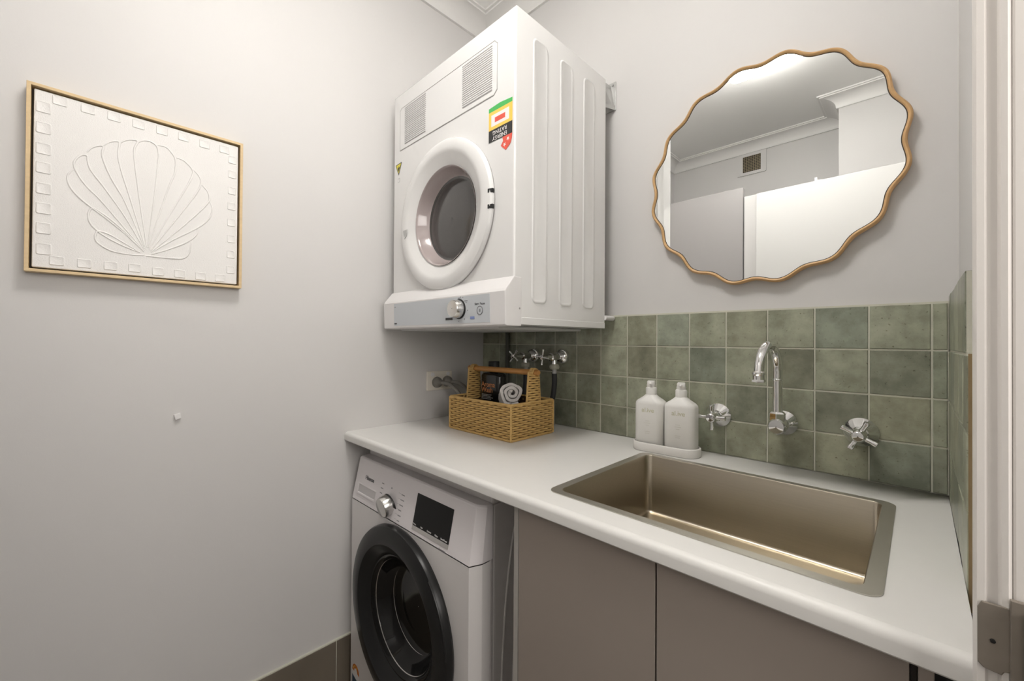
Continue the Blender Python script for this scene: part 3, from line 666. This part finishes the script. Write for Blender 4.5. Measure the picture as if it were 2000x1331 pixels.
# control panel furniture: local frame of the slanted face
PN = Vector((0, -(.8150-.6855), -(-.5830+.610))).normalized()      # outward normal
PU = Vector((0, .0270, .1295)).normalized()
def pf(x, z, o=0): 
    y = WF+(z-.6855)*(.027/.1295)
    return Vector((x, y, z))+PN*o
def pbox(name, x0, x1, za, zb, o0, o1, m, r=.001, par=wm, bev=0):
    L_ = rrect(x0, x1, za, zb, r, 3); b_ = B(); b_.loops([[tuple(pf(x, z, o0)) for x, z in L_], [tuple(pf(x, z, o1)) for x, z in L_]], True, False, True); return b_.obj(name, m, par, bevel=bev)
# detergent drawer handle, the scoop's shade painted as a flat grey face
dw = B(); O = rrect(.0595, .185, .698, .741, .004, 3); I = rrect(.0640, .181, .7030, .7375, .003, 3); I2 = rrect(.068, .179, .712, .7365, .002, 3)
dw.loops([[tuple(pf(x, z, .0002)) for x, z in O], [tuple(pf(x, z, .0016)) for x, z in I], [tuple(pf(x, z, .0003)) for x, z in I2]], True, False, False)
dw.obj('drawer_handle', APPLP, wm, smooth=True, auto=60)
b_ = B(); b_.loops([[tuple(pf(x, z, .0004)) for x, z in I2]], True, False, True) if False else b_.face([tuple(pf(x, z, .0005)) for x, z in I2]); b_.obj('drawer_recess_shade', RECG, wm)
b_ = B(); b_.prism([tuple(pf(x, z, .0006)) for x, z in ((.0665, .7085), (.180, .7085), (.180, .7150), (.0720, .7150))], tuple(PN*.0030)); b_.obj('drawer_lip', APPLP, wm, bevel=.0015)
text('brand_text', 'Hisense', .0180, tuple(pf(.128, .7640, .0004)), (1, 0, 0), tuple(PU), PINK, wm, font_offset=.0004)
KW = (.2640, .7235)
kc = pf(KW[0], KW[1], .0003)
bb = B(); bb.lathe([(.0345, 0), (.0345, .0010), (.001, .0010)], tuple(pf(KW[0]+.006, KW[1], .0003)), tuple(PN), 48); bb.obj('dial_recess', BLACKM, wm)
bb = B(); bb.lathe([(.0315, .001), (.0315, .004), (.0300, .022), (.0285, .0260), (.0270, .0270), (.001, .0265)], tuple(kc), tuple(PN), 56); bb.obj('dial', CHROME2, wm, smooth=True, auto=35)
# printed programme names: short grey dashes with thin leader lines
rnd = random.Random(5)
def dash(name, a, c, z, h=.0014):
    b_ = B(); b_.face([tuple(v) for v in (pf(a, z-h, .0003), pf(c, z-h, .0003), pf(c, z+h, .0003), pf(a, z+h, .0003))]); b_.obj(name, PRINTM, wm)
for i in range(7):
    wd = rnd.uniform(.010, .016); xr = .2150+abs(i-3)*.001; dash('programme_mark', xr-wd, xr, .7700-.0140*i)
    wd = rnd.uniform(.012, .020); xl = .3170+abs(i-3)*.001; dash('programme_mark', xl, xl+wd, .7650-.0140*i)
    dash('leader_line', xr+.003, .2640-.042, .7700-.0140*i-.002*(3-i)*.5, .0003)
    dash('leader_line', .2680+.036, xl-.002, .7650-.0140*i+.001, .0003)
for z in (.7690, .6905): dash('programme_mark', .2610, .2670, z, .0020)
dp = pbox('display', .3985, .5600, .7075, .7890, .0002, .0012, DISP, .0015)
pbox('display_strip', .3985, .5600, .6960, .7070, .0002, .0011, CHROME2, .001)
for k, (x, s) in enumerate(((.4080, 'Temp.'), (.4420, 'Spin'), (.4760, 'Options'), (.5080, 'Delay'), (.5400, 'Start/Pause'))):
    text('display_text', s, .0058, tuple(pf(x, .7120, .0016)), (1, 0, 0), tuple(PU), LWHT, wm)
text('model_text', 'Inverter', .0085, tuple(pf(.5380, .6915-.004, .0004)), (1, 0, 0), tuple(PU), PRINTM, wm)
# porthole door
dd = B()
prof = [(.2490, 0), (.2520, .006), (.2515, .014), (.2480, .0215), (.2420, .0250), (.2200, .0290), (.2050, .0300), (.2000, .0290), (.1960, .0240), (.1760, .0120), (.1680, .0060), (.1640, .000)]
dd.lathe(prof, (WC[0], WF, WC[1]), (0, -1, 0), 96)
wdoor = dd.obj('door', BLACKS, wm, smooth=True, auto=24)
dd = B(); dd.lathe([(.1645, .003), (.158, .001), (.150, -.010), (.140, -.030), (.130, -.045), (.115, -.055), (.08, -.060), (.001, -.062)], (WC[0], WF, WC[1]), (0, -1, 0), 96)
dd.obj('door_glass', BLACKG, wm, smooth=True, auto=60)
dd = B()
dd.lathe([(.1500, -.0085), (.1508, -.0065), (.1492, -.0080)], (WC[0], WF, WC[1]), (0, -1, 0), 96); dd.obj('glass_edge', CHROME2, wm, smooth=True)
dd = B(); dd.lathe([(.1205, -.0520), (.1212, -.0505), (.1196, -.0525)], (WC[0], WF, WC[1]), (0, -1, 0), 96); dd.obj('inner_glass_edge', CHROME2, wm, smooth=True)
bb = B(); pts = [(WC[0]+.2455*math.cos(R_(a)), WF-.0215, WC[1]+.2445*math.sin(R_(a))) for a in range(4, 47, 3)]; bb.tube(pts, .0036, 8); bb.obj('door_handle', LGREY if False else BLACKS, wm, smooth=True)
# stickers at lower left
def st_(name, poly, m, k=0):
    b_ = B(); b_.prism([(x, WF-.0002-k*.0002, z) for x, z in poly], (0, -.0002, 0)); return b_.obj(name, m, wm)
cxs, czs = .0760, .128
st_('rating_sticker', [(cxs+.024*math.cos(R_(a)), czs+.024*math.sin(R_(a))) for a in range(0, 181, 15)]+[(cxs-.024, .06), (cxs+.024, .06)], LWHT)
st_('sticker_arc', [(cxs+.024*math.cos(R_(a)), czs+.024*math.sin(R_(a))) for a in range(-10, 191, 12)]+[(cxs+.011*math.cos(R_(a)), czs+.011*math.sin(R_(a))) for a in range(190, -11, -12)], ORNG, 1)
for a in (60, 110, 150): st_('sticker_star', star(cxs+.0175*math.cos(R_(a)), czs+.0175*math.sin(R_(a)), .0045), YEL, 2)
st_('sticker_band', [(cxs-.024, .075), (cxs+.024, .075), (cxs+.006, .104), (cxs-.024, .112)], NAVY, 2)
st_('water_sticker', [(.150+.018*math.cos(R_(a)), .100+.018*math.sin(R_(a))) for a in range(0, 360, 20)], NAVY)

# ------------------------------------------------------------------ laundry taps over the worktop
def cross_tap(name, label, cx_, cz_, rot, tilt=0, grp='cross handle sink taps'):
    t = thing(name, label, 'tap', (cx_, 0, cz_), grp); y = -.0012
    b_ = B(); b_.lathe([(.0315, 0), (.0320, .002), (.0300, .004), (.0150, .018), (.0145, .020), (.001, .020)], (cx_, y, cz_), (0, -1, 0), 48); b_.obj('flange', CHROME, t, smooth=True, auto=30)
    b_ = B(); b_.lathe([(.0125, .016), (.0135, .022), (.0135, .034), (.011, .038), (.011, .044)], (cx_, y, cz_), (0, -1, 0), 32); b_.obj('spindle', CHROME, t, smooth=True, auto=30)
    b_ = B(); b_.lathe([(.001, .038), (.010, .038), (.0135, .042), (.0135, .064), (.0110, .069), (.0095, .070), (.001, .0705)], (cx_, y, cz_), (0, -1, 0), 32)
    h = b_.obj('handle_hub', CHROME, t, smooth=True, auto=30)
    for k in range(4):
        a = R_(rot+90*k); d = Vector((math.cos(a), 0, math.sin(a))); c = Vector((cx_, y-.054, cz_))
        b_ = B(); b_.lathe([(.0056, .006), (.0052, .024), (.0062, .0285), (.0062, .0335), (.0046, .0345), (.001, .0345)], tuple(c), tuple(d), 20); b_.obj('handle_arm', CHROME, t, smooth=True, auto=40)
    return t
cross_tap('sink_tap', 'chrome cross handle wall tap to the left of the spout, beside the white bottles', .9890, 1.0085, 2)
cross_tap('sink_tap', 'chrome cross handle wall tap to the right of the spout', 1.2935, 1.0090, 63)
spt = thing('sink_spout', 'chrome gooseneck wall spout over the sink between two cross taps', 'spout', (1.143, 0, 1.008))
b_ = B(); b_.lathe([(.0300, 0), (.0305, .002), (.0285, .004), (.0140, .017), (.001, .017)], (1.1435, -.0012, 1.0085), (0, -1, 0), 48); b_.obj('flange', CHROME, spt, smooth=True, auto=30)
SX, SY, SZ = 1.1415, -.0560, 1.0085
b_ = B(); b_.lathe([(.0110, .014), (.0110, .030), (.0190, .033), (.0190, .070), (.0160, .075), (.001, .0755)], (SX+.001, -.0012, SZ), (0, -1, 0), 32); b_.obj('elbow_body', CHROME, spt, smooth=True, auto=30)
b_ = B(); b_.lathe([(.0165, -.012), (.0175, .010), (.0175, .030), (.0145, .034), (.0130, .035)], (SX, SY, SZ), (0, 0, 1), 6, True, True); b_.obj('hex_nut', CHROME, spt, bevel=.001)
RA = .062
pts = [(SX, SY, SZ+.02), (SX, SY, 1.06), (SX, SY, 1.11), (SX, SY, 1.140)]
for a in range(10, 171, 10): pts.append((SX-.010*(1-math.cos(R_(a)))/2, SY-RA+RA*math.cos(R_(a)), 1.142+RA*1.02*math.sin(R_(a))))
pts += [(SX-.010, SY-2*RA-.0005, 1.146), (SX-.010, SY-2*RA-.002, 1.138)]
b_ = B(); b_.tube(pts, .0105, 20); b_.obj('pipe', CHROME, spt, smooth=True, auto=60)
b_ = B(); b_.lathe([(.0108, 0), (.0114, .001), (.0114, .004), (.0107, .005)], (SX, SY, 1.118), (0, 0, 1), 32); b_.obj('pipe_ring', CHROME, spt, smooth=True)
b_ = B(); b_.lathe([(.0100, 0), (.0138, -.003), (.0140, -.007), (.0120, -.010), (.0120, -.022), (.0100, -.024), (.001, -.018)], (SX-.010, SY-2*RA-.003, 1.147), (0, 0, 1), 28); b_.obj('aerator', CHROME, spt, smooth=True, auto=30)
b_ = B(); b_.lathe([(.0145, -.019), (.0145, -.025), (.0125, -.0255)], (SX-.010, SY-2*RA-.003, 1.147), (0, 0, 1), 6, True, True); b_.obj('aerator_nut', CHROME, spt, bevel=.001)

# ------------------------------------------------------------------ washing machine stop taps
def stop_tap(label, cx_, cz_, rot, hose):
    t = thing('washer_stop_tap', label, 'tap', (cx_, 0, cz_), 'washing machine stop taps'); y = -.0012
    b_ = B(); b_.lathe([(.0300, 0), (.0300, .004), (.0270, .014), (.0200, .022), (.0120, .026), (.001, .026)], (cx_, y, cz_), (0, -1, 0), 40); b_.obj('flange', CHROME, t, smooth=True, auto=50)
    b_ = B(); b_.lathe([(.0110, .022), (.0130, .034), (.0130, .060), (.0150, .062), (.0150, .072), (.0110, .076), (.0080, .090), (.0060, .100), (.0060, .118)], (cx_, y, cz_), (0, -1, 0), 28); b_.obj('body', CHROME, t, smooth=True, auto=30)
    b_ = B(); b_.lathe([(.0070, .002), (.0085, .020), (.0095, .026)], (cx_, y-.050, cz_), (0, 0, -1), 20, False, True); b_.obj('outlet', CHROME, t, smooth=True)
    b_ = B(); b_.lathe([(.001, .106), (.0070, .106), (.0090, .112), (.0080, .124), (.001, .126)], (cx_, y, cz_), (0, -1, 0), 20); b_.obj('handle_hub', CHROME, t, smooth=True)
    for k in range(4):
        a = R_(rot+90*k); d = Vector((math.cos(a), 0, math.sin(a)))
        b_ = B(); b_.lathe([(.0022, .004), (.0030, .020), (.0042, .027), (.001, .0285)], (cx_, y-.116, cz_), tuple(d), 12); b_.obj('handle_arm', CHROME, t, smooth=True)
    hs = thing('inlet_hose', hose, 'hose', (cx_, -.05, cz_-.03), 'inlet hoses')
    b_ = B(); b_.lathe([(.0110, -.0255), (.0165, -.029), (.0180, -.034), (.0180, -.040), (.0150, -.0445), (.001, -.0445)], (cx_, y-.050, cz_), (0, 0, 1), 12); b_.obj('coupling_nut', HOSEF, hs, smooth=True, auto=20)
    b_ = B(); b_.lathe([(.0080, -.044), (.0080, -.050), (.0068, -.052), (.0078, -.056), (.0078, -.062), (.001, -.062)], (cx_, y-.050, cz_), (0, 0, 1), 20); b_.obj('ferrule', LGREY, hs, smooth=True)
    P0 = (cx_, y-.050, cz_-.060)
    b_ = B(); b_.tube(smooth_path([P0, (cx_, y-.050, cz_-.10), (cx_-.004, y-.052, cz_-.14), (cx_-.018, y-.055, cz_-.19), (cx_-.03, y-.058, .908)], 6), .0095, 12); b_.obj('hose', RUBBER, hs, smooth=True)
stop_tap('chrome stop tap with cross handle nearest the corner above the basket', .3053, 1.1540, 52, 'dark rubber hose hanging from the left stop tap behind the basket')
stop_tap('chrome stop tap with upright cross handle, right one above the basket', .4460, 1.1540, 83, 'dark rubber hose with cream nut hanging from the right stop tap')

# ------------------------------------------------------------------ wicker basket
bk = thing('wicker_basket', 'honey coloured woven rope caddy basket with wooden carry handle', 'basket', (.345, -.226, .9))
BX0, BX1, BY0, BY1, BH = .1975, .4985, -.3270, -.1270, .1130
bb = B(); ri = 0
nrow = 15
per = rrect(BX0, BX1, BY0, BY1, .006, 2)
def perim(n):
    P = per+[per[0]]; seg = []; tot = 0
    for a, c in zip(P[:-1], P[1:]): L_ = math.hypot(c[0]-a[0], c[1]-a[1]); seg.append((tot, L_, a, c)); tot += L_
    out = []
    for i in range(n):
        s_ = tot*i/n
        for t0, L_, a, c in seg:
            if t0 <= s_ <= t0+L_ and L_ > 0:
                f = (s_-t0)/L_; nx, ny = (c[1]-a[1])/L_, -(c[0]-a[0])/L_; out.append((a[0]+(c[0]-a[0])*f, a[1]+(c[1]-a[1])*f, nx, ny)); break
    return out
NP = 480; PP = perim(NP); NW = 48
for j in range(nrow):
    z = .9+.0055+j*(BH-.010)/(nrow-1)
    ph = PI*(j % 2); pts = []; rr = []
    for i, (x, y, nx, ny) in enumerate(PP):
        w_ = math.sin(2*PI*NW/2*i/NP+ph); o = .0024*w_
        pts.append((x+nx*o, y+ny*o, z)); rr.append(.0034+.0005*w_)
    bb.tube(pts, rr, 7, closed=True)
bb.obj('woven_wall', WICK, bk, smooth=True, auto=80)
bb = B(); o_ = rrect(BX0-.0008, BX1+.0008, BY0-.0008, BY1+.0008, .006, 3)
for z in (.9040, .9+BH): bb.tube([(x, y, z) for x, y in o_], .0042, 8, closed=True)
for x, y in ((BX0-.0015, BY0-.0015), (BX1+.0015, BY0-.0015), (BX1+.0015, BY1+.0015), (BX0-.0015, BY1+.0015)): bb.tube([(x, y, .9042), (x, y, .9+BH)], .0036, 8)
bb.obj('rim_and_corners', WICK, bk, smooth=True, auto=80)
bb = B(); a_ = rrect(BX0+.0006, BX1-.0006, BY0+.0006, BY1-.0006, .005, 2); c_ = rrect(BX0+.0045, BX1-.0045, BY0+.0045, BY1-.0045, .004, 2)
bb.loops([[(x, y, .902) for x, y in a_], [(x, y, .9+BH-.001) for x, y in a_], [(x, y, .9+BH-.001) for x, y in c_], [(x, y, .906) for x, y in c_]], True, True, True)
bb.obj('gap_shade_liner', WICKD, bk)  # dark liner added so the weave gaps look shaded
for x, nm in ((BX0+.004, 'handle_post'), (BX1-.002, 'handle_post')):
    bb = B(); n = 15
    for i in range(n):
        z = 1.000+.0078*i; hw = .0320-.0090*i/(n-1)
        if z > 1.110: break
        P = []
        for k in range(32):
            a = 2*PI*k/32; yy = -.222+hw*math.cos(a); P.append((x+.0065*math.sin(a)+.0010*math.sin(6*a+i*PI), yy, z+.0008*math.sin(4*a+i*PI)))
        bb.tube(P, .0036, 6, closed=True)
    for s_ in (-1, 1): bb.tube([(x, -.222+s_*.0345, .99), (x, -.222+s_*.0245, 1.108)], .0034, 8)
    bb.obj(nm, WICK, bk, smooth=True, auto=80)
    bb = B(); bb.prism([(x-.003, -.222-.030, .995), (x-.003, -.222+.030, .995), (x-.003, -.222+.022, 1.106), (x-.003, -.222-.022, 1.106)], (.006, 0, 0)); bb.obj('post_core', WICKD, bk)
    bb = B()
    for i in range(6):
        th = R_(-60+24*i); 
    for dx in (-.006, 0, .006):
        P = [(x+dx+.0015*math.sin(a*3), -.222+.0135*math.cos(a), 1.1080+.0135*math.sin(a)) for a in [2*PI*k/20 for k in range(20)]]
        bb.tube(P, .0030, 7, closed=True)
    bb.obj('handle_lashing', WICK, bk, smooth=True)
bb = B(); bb.lathe([(.001, 0), (.0085, 0), (.0100, .002), (.0098, .02), (.0095, .17), (.0098, .33), (.0100, .342), (.0080, .345), (.001, .345)], (.1735, -.222, 1.1085), (1, 0, .002), 24); bb.obj('wooden_handle', DOWEL, bk, smooth=True, auto=50)

# dark wash bottle in the basket
db = thing('dark_wash_bottle', 'black body wash bottle with copper lettering standing in the basket', 'bottle', (.270, -.185, .907))
bb = B()
def sq(cx_, cy_, hx, hy, z, r): return [(x, y, z) for x, y in rrect(cx_-hx, cx_+hx, cy_-hy, cy_+hy, r, 5)]
BC_ = (.2700, -.1850)
bb.loops([sq(*BC_, .050, .023, .907, .018), sq(*BC_, .0525, .025, .911, .020), sq(*BC_, .0525, .025, 1.080, .020), sq(*BC_, .050, .0235, 1.088, .019), sq(*BC_, .040, .019, 1.0935, .016), sq(*BC_, .017, .014, 1.097, .0135), sq(*BC_, .0155, .0145, 1.104, .0140)], True, True, True)
bb.obj('bottle_body', AMBER, db, smooth=True, auto=50)
bb = B(); bb.lathe([(.0001, 1.102), (.0200, 1.102), (.0205, 1.104), (.0205, 1.134), (.0195, 1.1355), (.0001, 1.1355)], (*BC_, 0), (0, 0, 1), 32); bb.obj('cap', BLACKM, db, smooth=True, auto=40)
YL = BC_[1]-.0254
text('label_text', 'Aroma', .0255, (.2305, YL, 1.051), (1, 0, 0), (0, 0, 1), COPPER, db, align='LEFT', font_offset=.0003)
text('label_text', 'Wash', .0255, (.2305, YL, 1.031), (1, 0, 0), (0, 0, 1), COPPER, db, align='LEFT', font_offset=.0003)
bb = B()
for i in range(4):
    z = 1.0145-.0052*i; x = .232; rnd = random.Random(i)
    while x < .275+rnd.uniform(0, .012):
        w_ = rnd.uniform(.003, .009); bb.box(x, x+w_, YL-.0002, YL+.0002, z-.0010, z+.0012); x += w_+.0016
bb.obj('small_print', LGREY, db)

# rolled towel
tw = thing('rolled_towel', 'white hand towel rolled up and tucked into the front of the basket', 'towel', (.44, -.265, .95))
ax = Vector((.72, -.62, .31)).normalized(); tu = Vector((0, 0, 1)); us = tu.cross(ax).normalized(); vs = ax.cross(us)
rnd = random.Random(2); NT = 110; turns = 2.65; c0 = Vector((.4400, -.2640, 1.0400)); Lt = .115
def spiral(off, t, k, z):
    a = 2*PI*turns*t+1.2; r = .0050+.0335*t+off; r *= 1+.05*math.sin(3*a+.5)+.03*math.sin(5*a)
    sag = 1-.05*max(0, -math.sin(a)); ctr = c0+ax*(z+.006*(1-t)-.004*math.sin(2.3*a))
    return ctr+us*(r*math.cos(a))+vs*(r*math.sin(a)*sag)
bb = B(); rows = []
for kz in range(9):
    z = -Lt*kz/8; fl = 1-.0*kz
    inn = [tuple(spiral(-.0054, i/NT, kz, z)) for i in range(NT+1)]; ou = [tuple(spiral(.0046, i/NT, kz, z)) for i in range(NT+1)]
    rows.append(inn+ou[::-1])
bb.loops(rows, True, True, True)
for f in [f for f in bb.bm.faces if len(f.verts) > 4]: bb.bm.faces.remove(f)
bb.bm.verts.ensure_lookup_table(); n2 = 2*(NT+1)
for base in (0, 8*n2):
    vv = bb.bm.verts
    for i in range(NT):
        try: bb.bm.faces.new((vv[base+i], vv[base+i+1], vv[base+n2-2-i], vv[base+n2-1-i]))
        except ValueError: pass
twr = bb.obj('roll', TOWEL, tw, smooth=True, auto=180, bevel=.0018, bseg=2)
tx = bpy.data.textures.new('fluff', 'CLOUDS'); tx.noise_scale = .012
s_ = twr.modifiers.new('s', 'SUBSURF'); s_.levels = 1; s_.render_levels = 1
dm = twr.modifiers.new('d', 'DISPLACE'); dm.texture = tx; dm.strength = .0035; dm.mid_level = .5
# loose lower fold of the same towel
bb = B(); F0 = c0+Vector((-.012, .002, -.034))
pts = [F0+ax*(.004)+Vector((-.052, .010, -.030)), F0+Vector((-.030, 0, -.006)), F0+Vector((-.002, -.006, .002)), F0+Vector((.022, -.012, -.004)), F0+Vector((.034, -.004, -.022))]
pts = smooth_path(pts, 5)
L_ = []
for kz in range(4):
    off = -ax*(.030*kz)+ax*.004
    L_.append([tuple(p+off+Vector((0, 0, .007))) for p in pts]+[tuple(p+off-Vector((0, 0, .007))) for p in pts[::-1]])
bb.loops(L_, True, True, True); fo = bb.obj('fold', TOWEL, tw, smooth=True, auto=180, bevel=.003, bseg=3)
dm = fo.modifiers.new('d', 'DISPLACE'); dm.texture = tx; dm.strength = .003

# ------------------------------------------------------------------ white bottles on a tray
ty = thing('bottle_tray', 'white oval resin tray beside the sink carrying two pump bottles', 'tray', (.876, -.090, .9))
TA = R_(3.5)
def rotp(x, y, c=(.876, -.086)):
    dx, dy = x-c[0], y-c[1]; return (c[0]+dx*math.cos(TA)-dy*math.sin(TA), c[1]+dx*math.sin(TA)+dy*math.cos(TA))
def ov(i, z, r=.036): return [(*rotp(x, y), z) for x, y in rrect(.7835+i, .9685-i, -.1245+i, -.0475-i, max(.004, r-i), 8)]
bb = B(); bb.loops([ov(.002, .9005), ov(0, .9025), ov(0, .9225), ov(.0015, .9245), ov(.004, .9245), ov(.005, .9230), ov(.005, .9100)], True, True, True); bb.obj('tray_body', TRAYW, ty, smooth=True, auto=60)
def pump_bottle(label, x0, x1):
    t = thing('pump_bottle', label, 'bottle', (*rotp((x0+x1)/2, -.086), .9102), 'white bottles on the tray')
    c = (x0+x1)/2; h = (x1-x0)/2
    def s(hx, hy, z, r): return [(*rotp(x, y), z) for x, y in rrect(c-hx, c+hx, -.086-hy, -.086+hy, r, 6)]
    b_ = B(); b_.loops([s(h-.002, .026, .9102, .016), s(h, .028, .913, .018), s(h, .028, 1.0310, .018), s(h-.001, .0275, 1.0370, .018), s(h-.006, .0250, 1.0425, .017), s(h-.020, .0195, 1.0520, .014), s(.0165, .0150, 1.0575, .0140), s(.0150, .0145, 1.0590, .0140)], True, True, True)
    b_.obj('bottle_body', BOTW, t, smooth=True, auto=50)
    pc0 = rotp(c, -.086)
    b_ = B(); b_.lathe([(.0150, 1.0585), (.0152, 1.060), (.0152, 1.077), (.0140, 1.0790), (.0125, 1.0795), (.0125, 1.0870), (.001, 1.087)], (*pc0, 0), (0, 0, 1), 32); b_.obj('collar', BOTW, t, smooth=True, auto=40)
    b_ = B(); L_ = []
    fd = Vector((.30, -.95, 0)).normalized(); sd = Vector((fd.y*-1, fd.x, 0))
    for z, f0, f1, sw in ((1.0860, -.0115, .0115, .0105), (1.0955, -.0120, .0135, .0110), (1.0985, -.0100, .0120, .0090)):
        L_.append([tuple(Vector((*pc0, z))+fd*a+sd*b2) for a, b2 in rrect(f0, f1, -sw, sw, .005, 4)])
    b_.loops(L_, True, True, True); b_.obj('pump_head', BOTW, t, smooth=True, auto=50)
    b_ = B(); b_.tube([tuple(Vector((*pc0, 1.0920))+fd*.009), tuple(Vector((*pc0, 1.0915))+fd*.0165), tuple(Vector((*pc0, 1.0885))+fd*.0195)], .0034, 10); b_.obj('nozzle', BOTW, t, smooth=True)
    fr = Vector((math.cos(TA), math.sin(TA), 0)); q = rotp(c, -.086-.0283)
    text('brand_text', 'al.ive', .0180, (q[0]+.0015, q[1], 1.0160), tuple(fr), (0, 0, 1), BEIGEP, t, font_offset=.0001)
    b_ = B()
    for i, (w_, z) in enumerate(((.012, .985), (.018, .979), (.010, .973), (.016, .955), (.013, .950))):
        p0 = Vector((q[0], q[1], z)); b_.face([tuple(p0-fr*w_/2), tuple(p0+fr*w_/2), tuple(p0+fr*w_/2+Vector((0, 0, .0012))), tuple(p0-fr*w_/2+Vector((0, 0, .0012)))])
    b_.obj('small_print', BEIGE2, t)
pump_bottle('white pump bottle on the tray, left one of the pair', .7920, .8745)
pump_bottle('white pump bottle on the tray, right one next to the cross tap', .8765, .9600)
# sub-parts: hand pieces of a part down to that part
def nest(root, part, kids, k=0):
    ps = [c for c in root.children if c.name.split('.')[0] == part]
    if not ps: return
    for c in [c for c in root.children if c.name.split('.')[0] in kids and c != ps[k]]:
        c.parent = ps[k]
for o in list(bpy.data.objects):
    if o.parent is not None: continue
    n = o.name.split('.')[0]
    if n in ('sink_tap', 'washer_stop_tap'): nest(o, 'handle_hub', ('handle_arm',))
    if n == 'sink_spout': nest(o, 'pipe', ('pipe_ring', 'aerator', 'aerator_nut'))
    if n == 'clothes_dryer':
        nest(o, 'energy_label', ('label_green_band', 'label_window', 'label_reading', 'label_black_band', 'energy_text', 'rating_text', 'label_star_shield', 'label_star'))
        nest(o, 'warning_triangle', ('warning_field', 'warning_mark')); nest(o, 'small_print_label', ('small_print_field',))
        nest(o, 'door', ('door_seal', 'glass_rim', 'door_glass', 'finger_notch_shade', 'hinge_cover'))
        nest(o, 'upper_panel', ('vent_slots', 'vent_louvre', 'panel_groove'))
        nest(o, 'control_fascia', ('fascia_plate', 'dial_surround', 'dial', 'dial_mark', 'dial_print', 'dark_badge', 'blue_badge', 'start_pause_text', 'pause_ring', 'pause_symbol', 'brand_badge', 'side_screw'))
    if n == 'washing_machine':
        nest(o, 'control_panel', ('drawer_handle', 'drawer_recess_shade', 'drawer_lip', 'brand_text', 'dial_recess', 'dial', 'programme_mark', 'leader_line', 'display', 'display_strip', 'display_text', 'model_text'))
        nest(o, 'door', ('door_glass', 'glass_edge', 'inner_glass_edge', 'door_handle'))
        nest(o, 'rating_sticker', ('sticker_arc', 'sticker_star', 'sticker_band'))
        nest(o, 'body', ('side_press_line',))
    if n == 'wicker_basket': nest(o, 'woven_wall', ('rim_and_corners', 'gap_shade_liner'))
    if n == 'pump_bottle': nest(o, 'bottle_body', ('brand_text', 'small_print')); nest(o, 'pump_head', ('nozzle',))
    if n == 'dark_wash_bottle': nest(o, 'bottle_body', ('label_text', 'small_print'))
    if n == 'framed_shell_artwork': nest(o, 'canvas', ('shell_relief', 'raised_square'))
    if n == 'power_outlet': nest(o, 'face_plate', ('switch',))
print('objects', len(bpy.data.objects))
